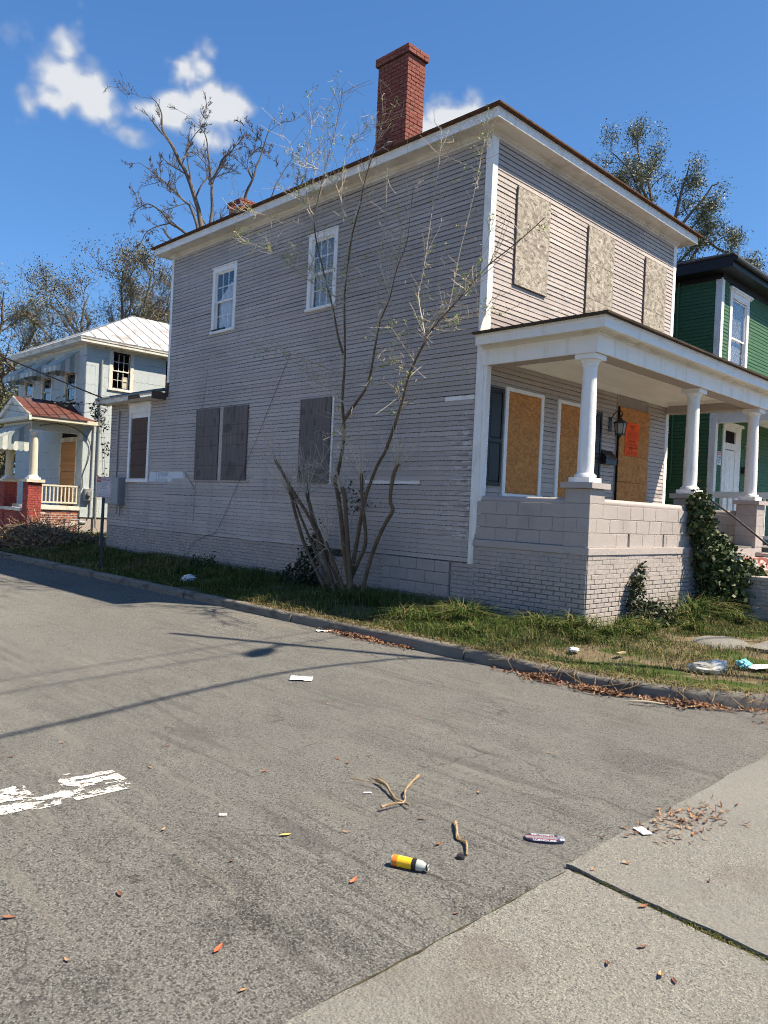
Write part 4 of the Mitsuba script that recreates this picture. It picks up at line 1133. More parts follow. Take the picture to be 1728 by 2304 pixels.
for x in np.linspace(-.40, BX - .10, 10):
    part(rl, 'baluster', box(x - .018, x + .018, BY + .072, BY + .108, 1.33, 1.80), 'cream_paint')
gx_, gy_, gz_, gh = -1.02, 17.62, 4.55, 1.45
rp_ = part(Bh, 'porch_roof', [box(-.98, BX, BY - .28, gy_ + gh - .05, 3.76, 3.80)], 'cream_paint')
for sgn in (-1, 1):
    n_ = 6
    for k in range(n_):
        a, b = gx_ + (BX - gx_) * k / n_, gx_ + (BX - gx_) * (k + 1) / n_ - (.0 if k < n_ - 1 else 0)
        ye = gy_ + sgn * gh
        tp = [(a + .004, ye, 3.90), (b - .004, ye, 3.90), (b - .004, gy_, gz_), (a + .004, gy_, gz_)]
        if sgn > 0:
            tp = tp[::-1]
        part(rp_, 'pan', hexa([(p[0], p[1], p[2] - .02) for p in tp] + tp), 'rust_roof')
        if k:
            part(rp_, 'seam', tube([(a, ye, 3.915), (a, gy_, gz_ + .015)], .014, 4), 'rust_roof')
# a low skirt of the same tin runs on past the corner
tp = [(BX + .0, BY - .28, 3.90), (BX + .36, BY - .28, 3.90), (BX + .05, BY + .0, 4.03), (BX + .0, BY + .0, 4.03)]
part(rp_, 'pan', hexa([(p[0], p[1], p[2] - .02) for p in tp] + tp), 'rust_roof')
GF = Wall((gx_ + .06, 0, 0), (0, 1, 0), (-1, 0, 0))
part(Bh, 'gable', GF.poly([(gy_ - gh + .1, 3.86), (gy_ + gh - .1, 3.86), (gy_, gz_ - .06)], -.05, .0), 'blue_shingle')
for sgn in (-1, 1):
    a, b = (gy_ + sgn * (gh - .0), 3.90), (gy_, gz_)
    part(Bh, 'rake_board', GF.poly([a, b, (b[0], b[1] - .17), (a[0], a[1] - .16)] if sgn > 0 else [a, (a[0], a[1] - .16), (b[0], b[1] - .17), b], .001, .07), 'old_cream')
part(Bh, 'porch_fascia', [box(gx_ - .02, BX + .34, BY - .30, BY - .27, 3.78, 3.895), box(gx_ - .04, gx_ + .02, BY - .29, gy_ + gh, 3.76, 3.87), box(gx_ + .02, BX + .30, BY - .27, BY - .0, 3.765, 3.79)], 'cream_paint')
slat_awning(Bh, Wall((-.84, BY + .1, 0), (0, 1, 0), (-1, 0, 0)), 0.0, 2.1, 3.66, .55, .92, 2.86, ['awning_green', 'awning_white'], 14)
part(Bh, 'door_board', [BL.box(.44, 1.60, 2.32, 3.28, .0, .03), BL.box(.44, 1.60, 1.22, 2.31, .0, .028)], 'orange_plywood', label='orange plywood over the porch door of the blue house')
part(Bh, 'door_casing', [BL.box(.36, .44, 1.2, 3.4, 0, .04), BL.box(1.60, 1.68, 1.2, 3.4, 0, .04), BL.box(.44, 1.6, 3.28, 3.42, 0, .04)], 'old_cream')
part(Bh, 'pipe', [tube([(1.24, BY - .06, .55), (1.24, BY - .06, 5.92)], .032, 8)], 'conduit', True)
part(Bh, 'pipe', [tube([(1.06, BY - .05, .9), (1.07, BY - .05, 4.0)], .02, 6)], 'conduit', True)
part(Bh, 'electric_meter', [BF.box(.08, .30, 1.40, 1.78, .01, .14, .01), tube([(BX + .20, BY - .14, 1.62), (BX + .20, BY - .22, 1.62)], [.08, .07], 16)], 'grey_metal')
part(Bh, 'gas_pipe', [tube(curve([(BX - .42, BY - .25, .2), (BX - .42, BY - .25, .72), (BX - .25, BY - .25, .80), (BX - .10, BY - .22, .78)], 16), .022, 6), tube([(BX - .12, BY - .22, .70), (BX + .06, BY - .22, .70)], .075, 10), tube([(BX - .2, BY - .2, .1), (BX - .2, BY - .22, .7)], .02, 6)], 'grey_metal', True)
part(Bh, 'cable', tube(curve([(-.62, BY - .05, 3.62), (-.1, BY - .08, 3.72), (.5, BY - .10, 3.62), (.95, BY - .06, 3.25), (.93, BY - .05, 2.7), (.78, BY - .04, 2.2), (.80, BY - .05, 1.80)], 40), .012, 5), 'cable_black', True)

# ---------------------------------------------------------------- the green house on the right
GX, GY = 9.2, .10
Gh = thing('green_house', 'dark green clapboard house with white corner boards and a black roof on the right', 'house')
GS = Wall((GX, GY, 0), (0, 1, 0), (-1, 0, 0))
GN = Wall((GX, GY, 0), (1, 0, 0), (0, -1, 0))
part(Gh, 'wall', [GN.poly(Polygon([(0, .3), (7, .3), (7, 7.75), (0, 7.75)]).difference(sbox(.62, 5.40, 1.62, 7.2)), -.12, -.002), box(GX + .002, GX + .1, GY + .12, GY + 9, .3, 7.75), box(GX + .1, GX + 7, GY + .9, GY + 1.0, .3, 7.7), box(GX + 6.9, GX + 7, GY, GY + 9, .3, 7.7)], 'dark_void')
part(Gh, 'foundation', box(GX + .01, GX + 7, GY + .01, GY + 9, -.1, .9), 'masonry_paint')
siding(GS, .10, 4.2, .9, 7.72, 31, (), 'green_paint', Gh, .0895, lens=(2.0, 3.4), phase=.9)
siding(GN, .10, 4.6, .9, 7.72, 32, [(.46, 1.78, 5.2, 7.47), (.44, 1.62, .9, 4.12)], 'green_paint', Gh, .0895, lens=(2.2, 4.2), phase=.9, t=.021)
for w_ in (GS, GN):
    part(Gh, 'corner_board', w_.box(-.026, .13, .9, 7.55, .001, .026, .003), 'white_paint')
gw = sash_window(GN, Gh, .50, 1.74, 5.22, 7.36, cas=.15, panes=(1, 1), mat='white_paint', crown=False, blind=True)
part(gw, 'hood', [GN.box(.44, 1.80, 7.36, 7.40, 0, .06, .004), GN.box(.42, 1.82, 7.40, 7.45, 0, .09, .004)], 'white_paint')
part(Gh, 'soffit', box(GX - .38, GX + 7.3, GY - .38, GY + 9.3, 7.66, 7.69), 'black_trim')
part(Gh, 'frieze', [GN.box(0, 7, 7.52, 7.66, 0, .03), GS.box(0, 9, 7.52, 7.66, 0, .03)], 'black_trim')
part(Gh, 'fascia', [box(GX - .40, GX + 7.3, GY - .40, GY - .38, 7.66, 7.92), box(GX - .40, GX - .38, GY - .38, GY + 9.3, 7.66, 7.92)], 'black_trim')
part(Gh, 'gutter', tube([(GX - .42, GY - .46, 7.84), (GX + 7.3, GY - .46, 7.84)], .06, 8), 'black_trim')
part(Gh, 'roof', hip_roof(GX - .40, GX + 7.3, GY - .40, GY + 9.3, 7.96, .36, .04, .04), 'dark_shingle')
rs = []
for k in range(1, 9):
    t = k * .30
    zz = 7.965 + (t) * .36
    rs.append(hexa([(GX - .44 + t, GY - .44 + t, zz - .004), (GX - .28 + t, GY - .44 + t, zz + .05), (GX - .28 + t, GY + 9.3 - t, zz + .05), (GX - .44 + t, GY + 9.3 - t, zz - .004), (GX - .44 + t, GY - .44 + t, zz + .010), (GX - .28 + t, GY - .44 + t, zz + .064), (GX - .28 + t, GY + 9.3 - t, zz + .064), (GX - .44 + t, GY + 9.3 - t, zz + .010)]))
for m in rs:
    part(Gh, 'shingle_course', m, 'dark_shingle')
# its porch: beam, door, rail, sign, lamp
part(Gh, 'porch_floor', box(GX, GX + 7, GY - 2.2, GY, .95, 1.10), 'concrete')
part(Gh, 'porch_beam', [box(GX, GX + .12, GY - 2.1, GY - .03, 4.03, 4.34), box(GX + .12, GX + 7, GY - 2.1, GY - 1.98, 4.03, 4.34)], 'white_paint')
part(Gh, 'porch_roof', [box(GX - .2, GX + 7, GY - 2.35, GY - .03, 4.34, 4.46)], 'black_trim')
part(Gh, 'porch_ceiling', [box(GX + .12, GX + 7, GY - 1.98, GY - .03, 4.26, 4.30)], 'ceiling_paint')
pr2 = part(Gh, 'porch_rail', [box(GX + .02, GX + .10, GY - 2.0, GY - .03, 2.22, 2.37), box(GX + .03, GX + .09, GY - 2.0, GY - .03, 1.28, 1.36)], 'white_paint')
for y in np.arange(GY - 1.9, GY - .1, .14):
    part(pr2, 'baluster', box(GX + .04, GX + .08, y - .02, y + .02, 1.36, 2.22), 'white_paint')
part(Gh, 'porch_post', box(GX, GX + .14, GY - 2.12, GY - 1.98, 1.1, 4.03), 'white_paint')
dr_ = part(Gh, 'door', [GN.box(.56, 1.20, 1.12, 3.44, .0, .03)], 'white_paint')
part(dr_, 'raised_panel', [GN.box(.62, .86, 1.3, 2.1, .03, .042, .01)], 'white_paint')
part(dr_, 'raised_panel', [GN.box(.92, 1.14, 1.3, 2.1, .03, .042, .01)], 'white_paint')
part(dr_, 'raised_panel', [GN.box(.62, .86, 2.25, 3.3, .03, .042, .01)], 'white_paint')
part(dr_, 'raised_panel', [GN.box(.92, 1.14, 2.25, 3.3, .03, .042, .01)], 'white_paint')
part(Gh, 'door_casing', [GN.box(.42, .55, 1.1, 4.05, .0, .045, .004), GN.box(1.21, 1.55, 1.1, 4.05, .0, .045, .004), GN.box(.38, 1.62, 4.05, 4.12, 0, .09, .004), GN.box(.55, 1.21, 3.46, 3.62, 0, .04, .004), GN.box(.55, 1.21, 3.92, 4.05, 0, .04)], 'white_paint')
part(Gh, 'transom', [GN.box(.58, 1.18, 3.63, 3.91, .0, .012)], 'dark_void')
sg = solo('warning_sign', GN.box(-.07 + .21, .42 - .05, 3.03, 3.36, .03, .034), 'sign_white', 'small red and white warning sign beside the white front door', 'sign')
part(sg, 'header', GN.box(.15, .36, 3.27, 3.345, .0345, .0355), 'sign_red')
part(sg, 'print', [GN.text('WARNING', .16, 3.288, .036, .036, 1, .19, True)], 'sign_white')
part(sg, 'print', [GN.text('Security', .16, 3.205, .036, .0345, 1, .14), GN.text('Cameras', .16, 3.14, .034, .0345, 1, .17), GN.text('in Use', .16, 3.08, .034, .0345, 1, .11), GN.box(.31, .35, 3.20, 3.235, .0345, .0355)], 'sign_ink')
part(Gh, 'porch_light', [sphere((GX + 1.86, GY - .10, 3.60), .05), sphere((GX + 1.98, GY - .10, 3.62), .05), tube([(GX + 1.92, GY, 3.62), (GX + 1.92, GY - .08, 3.62)], .04, 10)], 'white_paint', True)
part(Gh, 'mailbox', GN.box(1.70, 2.05, 2.92, 3.08, .02, .12, .01), 'black_metal')
part(Gh, 'drain_pipe', tube(curve([(GX - .05, GY + 1.06, 7.6), (GX - .05, GY + 1.05, 4.3), (GX - .05, GY + 1.04, 2.75), (GX - .06, GY + 1.15, 2.6), (GX - .06, GY + 1.35, 2.55)], 30), .028, 8), 'green_paint', True)
part(Gh, 'house_number', [GN.text('7', 1.60, 3.20, .10, .047, 1), GN.text('2', 1.60, 3.06, .10, .047, 1), GN.text('8', 1.60, 2.92, .10, .047, 1)], 'black_metal')

# ---------------------------------------------------------------- the parking sign
ps = thing('parking_sign', 'no parking sign on a dark steel post by the kerb', 'sign')
SP = Wall((-2.05, 8.75, 0), (.88, -.475, 0), (-.475, -.88, 0))
part(ps, 'post', [SP.box(-.028, -.020, -.1, 1.97, -.03, .0), SP.box(.020, .028, -.1, 1.97, -.03, .0), SP.box(-.020, .020, -.1, 1.97, -.006, .0)], 'post_metal')
part(ps, 'plate', SP.poly(sbox(-.152, 1.54, .152, 1.995).buffer(-.03).buffer(.03), .002, .005), 'sign_white')
part(ps, 'border', SP.poly(sbox(-.152, 1.54, .152, 1.995).buffer(-.03).buffer(.03).buffer(-.008).difference(sbox(-.152, 1.54, .152, 1.995).buffer(-.03).buffer(.03).buffer(-.015)), .005, .0058), 'sign_redink')
part(ps, 'red_panel', SP.box(-.137, -.065, 1.885, 1.978, .005, .0062), 'sign_red')
part(ps, 'print', [SP.text('NO', -.132, 1.908, .05, .0062, 1, .06, True)], 'sign_white')
part(ps, 'print', [SP.text('PARKING', -.058, 1.908, .05, .0052, 1, .188, True), SP.text('THIS SIDE', -.10, 1.825, .026, .0052, 1, .165), SP.text('WED', -.05, 1.775, .028, .0052, 1, .07, True), SP.text('8:00AM', -.085, 1.725, .028, .0052, 1, .135), SP.text('-', -.012, 1.685, .028, .0052, 1), SP.text('12:00PM', -.085, 1.635, .028, .0052, 1, .14), SP.text('STREET CLEAN', -.125, 1.588, .026, .0052, 1, .24), SP.box(-.137, .137, 1.876, 1.881, .005, .0058)], 'sign_redink')
part(ps, 'bolt', [SP.box(-.006, .006, 1.975, 1.985, .005, .010), SP.box(-.006, .006, 1.558, 1.568, .005, .010)], 'black_metal')

# ---------------------------------------------------------------- lamp arm and cables overhead, out of the frame; their shadows lie on the road
sd = np.array(SUN) / SUN[2]


def aloft(x, y, h):
    return (x + sd[0] * (h - ROAD), y + sd[1] * (h - ROAD), h)


lp = thing('street_lamp', 'street lamp arm reaching over the road, seen by its shadow on the asphalt', 'street lamp')
a0, a1 = aloft(-4.50, 1.34, 9.6), aloft(1.2, -8.36, 9.6)
part(lp, 'arm', tube([a0, a1], [.058, .075], 10), 'grey_metal', True)
part(lp, 'pole', tube([(a1[0], a1[1], -.2), (a1[0], a1[1], 9.9)], [.13, .08], 14), 'grey_metal', True)
b0, b1 = np.array(aloft(-3.72, .02, 9.6)), np.array(aloft(-4.42, -.38, 9.6))
part(lp, 'bracket', tube([b0, b0 + (b1 - b0) * .5], .04, 8), 'grey_metal')
c_ = b0 + (b1 - b0) * .80
d_ = (b1 - b0) / np.linalg.norm(b1 - b0)
hd = trimesh.creation.icosphere(2, 1.0)
v = np.array(hd.vertices) * np.array([.32, .14, .10])
v = v[:, :1] * d_ + v[:, 1:2] * np.array([-d_[1], d_[0], 0]) + v[:, 2:] * np.array([0, 0, 1.0]) + c_
part(lp, 'head', (v, np.array(hd.faces)), 'grey_metal', True)
cbl = [aloft(x, y, 8.6) for x, y in ((-14, -3.4), (-10.5, -2.5), (-7.62, -1.89), (-6.89, -1.74), (-5.94, -1.51), (-4.7, -1.30), (-3.56, -1.36), (-2.4, -1.75), (3.0, -4.5), (9, -8.5))]
solo('overhead_cable', tube(curve(cbl, 70), .032, 6), 'cable_black', 'sagging cable above the road, seen by its curved shadow', 'cable')
for k, (dy, rad) in enumerate(((1.25, .016), (1.62, .014))):
    solo('overhead_wire', tube([aloft(-14, -3.0 + dy, 11), aloft(12, 1.2 + dy + .3 * k, 12)], rad, 5), 'cable_black', ('thin wire high over the road, casting the nearer faint shadow line', 'thin wire high over the road, casting the farther faint shadow line')[k], 'wire', 'thin wires high over the road')
solo('service_cable', tube(curve([(-.30, 12.95, 4.26), (-1.0, 14.2, 4.75), (-2.2, 17.0, 5.75), (-6.5, 26.0, 9.0)], 30), .022, 6), 'cable_black', 'thick black service cable running from the grey house extension past the blue house', 'cable')
for k, (z, y) in enumerate(((4.15, 12.98), (3.9, 12.99))):
    solo('phone_wire', tube(curve([(-.10, y, z), (-2.0, 16.6, 4.2 - .15 * k), (-7.5, 26, 6.8)], 20), .006, 4), 'cable_black', ('upper thin phone wire from the extension corner past the blue house', 'lower thin phone wire from the extension corner past the blue house')[k], 'wire', 'thin phone wires at the extension')

# ---------------------------------------------------------------- added, unseen houses across the side street, behind the camera's left shoulder: they throw light back on the shaded wall
for k, (y0, y1, x0, mt_) in enumerate(((-1.5, 8.0, -16.5, 'cream_paint'), (11.0, 21.0, -17.0, 'white_paint'))):
    oh = thing('facing_house', ('added unseen cream house across the side street, outside the frame', 'added unseen white house across the side street, outside the frame')[k], 'house')
    part(oh, 'wall', box(x0 - 9, x0, y0, y1, -.2, 6.8), mt_)
    part(oh, 'roof', hip_roof(x0 - 9, x0, y0, y1, 6.83, .45, .4, .1), 'dark_shingle')
    wl = Wall((x0, y0, 0), (0, 1, 0), (1, 0, 0))
    for u in np.arange(1.2, y1 - y0 - 1.5, 2.4):
        for z in (1.2, 4.3):
            wn = part(oh, 'window', wl.box(u, u + .95, z, z + 1.6, .0, .04), 'white_paint')
            part(wn, 'pane', wl.box(u + .1, u + .85, z + .1, z + 1.5, .04, .045), 'black_shutter')
# ---------------------------------------------------------------- plants
def unit(v):
    return v / (np.linalg.norm(v) + 1e-12)


def wander(rng, p, d, L, n, bend, up):
    pts = [np.array(p, float)]
    d = unit(np.array(d, float))
    for _ in range(n):
        d = unit(d + rng.normal(0, bend, 3) + np.array([0, 0, up]))
        pts.append(pts[-1] + d * L / n)
    return np.array(pts)


def grow(rng, pts, r0, r1, depth, out, tips, kids, shrink=.55, spread=.9, up=.1, sides=(7, 5, 4, 3), minr=.004, start=.3, bend=.22):
    """A limb along pts and, down to depth, side limbs that leave it; out collects tubes by depth, tips the ends."""
    rad = np.linspace(r0, r1, len(pts))
    out.setdefault(depth, []).append(tube(pts, rad, sides[max(0, len(sides) - 1 - depth)], False))
    tips.append((pts[-1], unit(pts[-1] - pts[-2]), depth))
    if depth <= 0:
        return
    seg = np.linalg.norm(np.diff(pts, axis=0), axis=1)
    L = seg.sum()
    k = rng.poisson(kids[depth - 1]) + 1
    cum = np.concatenate([[0], np.cumsum(seg)]) / L
    for t in rng.uniform(start, 1.0, k):
        i = min(np.searchsorted(cum, t) - 1, len(seg) - 1)
        f = (t - cum[i]) / (cum[i + 1] - cum[i] + 1e-9)
        p = pts[i] * (1 - f) + pts[i + 1] * f
        d = unit(pts[i + 1] - pts[i])
        q = unit(d + spread * unit(rng.normal(0, 1, 3)) + np.array([0, 0, up]))
        l = L * shrink * rng.uniform(.55, 1.15) * (1.15 - .45 * t)
        rr = max(minr, (r0 + (r1 - r0) * t) * .55)
        grow(rng, wander(rng, p, q, l, 4, bend, up * .5), rr, max(minr * .7, rr * .3), depth - 1, out, tips, kids, shrink, spread, up, sides, minr, .2, bend)


def leaves(rng, centres, per, spread, size, colors, flat=.0, aspect=.55):
    """Leaf-sized diamonds scattered round the centres, with a colour for each leaf."""
    c = np.repeat(np.asarray(centres, float), per, 0)
    n = len(c)
    c = c + rng.normal(0, 1, (n, 3)) * spread
    a = rng.normal(0, 1, (n, 3))
    a[:, 2] *= 1 - flat
    a /= np.linalg.norm(a, axis=1, keepdims=True)
    b = np.cross(a, rng.normal(0, 1, (n, 3)))
    b /= np.linalg.norm(b, axis=1, keepdims=True) + 1e-9
    s = size * rng.uniform(.6, 1.4, (n, 1))
    v = np.stack([c - a * s, c + b * s * aspect, c + a * s, c - b * s * aspect], 1).reshape(-1, 3)
    i = np.arange(n) * 4
    f = np.vstack([np.stack([i, i + 1, i + 2], 1), np.stack([i, i + 2, i + 3], 1)])
    col = np.asarray(colors)[rng.integers(0, len(colors), n)] * rng.uniform(.75, 1.25, (n, 1))
    return v, f, np.repeat(col, 4, 0)


def blades(rng, x, y, h, w, lean, colors, z=None, tip=None):
    """Curved grass blades rooted at (x, y)."""
    n = len(x)
    z = ground_z(x, y) - .01 if z is None else z
    a = rng.uniform(0, 2 * np.pi, n)
    dx, dy = np.cos(a), np.sin(a)
    k = lean * rng.uniform(.3, 1.5, n)
    h = h * rng.uniform(.6, 1.25, n)
    w = w * rng.uniform(.7, 1.3, n)
    base = np.stack([x, y, z], 1)
    out = np.stack([dx, dy, 0 * dx], 1)
    side = np.stack([-dy, dx, 0 * dx], 1) * w[:, None] / 2
    upz = np.array([0, 0, 1.0])
    mid = base + out * (h * k * .28)[:, None] + upz * (h * .58)[:, None]
    top = base + out * (h * k)[:, None] + upz * (h * (1 - .32 * np.minimum(k, 1.6)))[:, None]
    v = np.stack([base - side, base + side, mid - side * .8, mid + side * .8, top], 1).reshape(-1, 3)
    i = np.arange(n) * 5
    f = np.vstack([np.stack([i, i + 1, i + 3], 1), np.stack([i, i + 3, i + 2], 1), np.stack([i + 2, i + 3, i + 4], 1)])
    col = np.asarray(colors)[rng.integers(0, len(colors), n)] * rng.uniform(.75, 1.25, (n, 1))
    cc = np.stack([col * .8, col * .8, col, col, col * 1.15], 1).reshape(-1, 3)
    return v, f, cc


def colored(ms):
    v, f = cat([(m[0], m[1]) for m in ms])
    return (v, f), np.vstack([m[2] for m in ms])


GREEN = [(.070, .110, .028), (.060, .098, .028), (.092, .125, .036), (.125, .14, .045), (.050, .083, .025)]
DRY = [(.24, .19, .10), (.20, .15, .07), (.30, .25, .14), (.14, .13, .055)]
rng = np.random.default_rng(77)


def inside(x, y):
    """On the verge or the yard: behind the kerb, clear of walls, slabs and steps."""
    ok = (x > -2.36) | (y < KY)
    cx, cy = KX + KR, KY
    ok &= ~((x < cx) & (y < cy) & (np.hypot(x - cx, y - cy) > KR - .12))
    ok &= ~((x > -.02) & (y > -2.0) & (y < 13) & (x < 6.7))
    ok &= ~((x > .70) & (x < 1.65) & (y < -3.9))
    ok &= ~((x > 3.8) & (x < 6.7) & (y > -3.9) & (y < -1.9))
    ok &= y > -5.52
    ok &= ~((x > .35) & (y > 16.4) & (x < 9))
    ok &= ~(np.hypot((x - .92) / .55, (y + 3.50) / .42) < 1.0)
    return ok


def scatter(n, x0, x1, y0, y1, power=1.0):
    x, y = rng.uniform(x0, x1, n), rng.uniform(y0, y1, n)
    k = inside(x, y)
    return x[k], y[k]


ms = []
bare = lambda x, y: meshkit.fbm(np.stack([x * 1.3, y * 1.3, x * 0 + 2], -1), 3, 6)
for n, x0, x1, y0, y1, h, w, ln in ((30000, -2.40, .0, -2.2, 5, .155, .0065, .8), (26000, -2.40, .0, 5, 17, .14, .009, .75), (46000, -2.4, 4.0, -5.5, -2.0, .085, .005, .8), (16000, 2.0, 9.0, -5.5, -1.0, .10, .006, .8), (9000, -2.4, 4, 14, 20, .12, .012, .7)):
    x, y = scatter(n, x0, x1, y0, y1)
    b = bare(x, y)
    keep = rng.random(len(x)) < np.clip((b - .28) * 4.0, .12, 1)
    x, y, b = x[keep], y[keep], b[keep]
    hh = h * np.where((x > -1.3) & (y > -.5) & (y < 16), 1.45, 1.0) * (.55 + 1.1 * meshkit.fbm(np.stack([x * .9, y * .9, x * 0 + 9], -1), 3, 12)) * np.where(x < -2.15, .75, 1)
    dry = rng.random(len(x)) < np.where(y < -2, .30, .10) + .35 * (meshkit.noise(np.stack([x * .8, y * .8, x * 0], -1), 31) > .62)
    for m_, pal in ((~dry, GREEN), (dry, DRY)):  # green and straw
        if m_.sum():
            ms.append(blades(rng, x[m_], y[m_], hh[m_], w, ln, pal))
# dead strands spilling over the kerb's edge
s = rng.uniform(-6, 4, 2600)
pp = np.array([kerb_path(q)[0] - kerb_path(q)[1] * rng.uniform(.03, .22) for q in s])
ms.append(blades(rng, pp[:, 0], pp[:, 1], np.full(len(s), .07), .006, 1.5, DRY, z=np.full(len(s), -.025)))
m, col = colored(ms)
lab('grass', 'rough green and straw coloured grass along the verge', kind='stuff')
put('grass', m, 'grass_color', color=col)

for x, y, h, n, l in ((-1.71, -.12, .30, 150, 'green'), (-1.52, -.42, .26, 140, ''), (-1.27, -.86, .40, 260, 'big'), (-.90, -.72, .30, 130, ''), (-1.58, 2.0, .26, 150, ''), (-1.1, 1.75, .28, 170, ''), (-.85, 1.2, .22, 110, ''), (-1.75, -1.35, .22, 120, ''), (-.78, -1.86, .30, 150, ''), (-1.0, -2.55, .20, 140, ''), (-.25, -2.5, .22, 150, ''), (.15, -2.7, .2, 130, ''), (1.75, -2.45, .25, 120, ''), (2.55, -2.45, .50, 230, ''), (3.3, -2.55, .45, 170, ''), (3.9, -4.0, .3, 130, ''), (4.6, -4.15, .4, 150, ''), (-.55, -2.25, .34, 170, ''), (.45, -2.35, .26, 150, ''), (.8, -2.55, .22, 140, ''), (-.12, -1.9, .3, 130, ''), (-.35, -1.35, .3, 140, ''), (-.5, -.2, .34, 150, ''), (-.6, .45, .26, 130, ''), (2.1, -2.6, .38, 170, ''), (4.4, -3.3, .4, 160, ''), (2.9, -3.0, .28, 140, ''), (1.4, -2.9, .22, 120, ''), (-1.9, 4.4, .2, 130, ''), (-1.3, 5.6, .22, 130, ''), (-1.7, 7.6, .22, 130, ''), (-1.2, 9.4, .22, 120, '')):
    q = rng.normal(0, .075 if h < .3 else .10, (n, 2))
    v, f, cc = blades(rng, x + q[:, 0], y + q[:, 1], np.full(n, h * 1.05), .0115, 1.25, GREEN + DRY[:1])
    solo('grass_tuft', (v, f), 'grass_color', *(('tuft of long grass in the shade along the side wall', 'grass tuft', 'shaded grass tufts along the side wall') if y > .6 else ('big tuft of bright arching grass blades, largest by the kerb near the block patch', 'grass tuft') if l == 'big' else ('tuft of arching grass between the kerb and the porch side', 'grass tuft', 'sunlit grass tufts beside the porch side') if x < .2 else ('tuft of tall grass at the foot of the porch front and steps', 'grass tuft', 'grass tufts before the porch front')), color=cc)

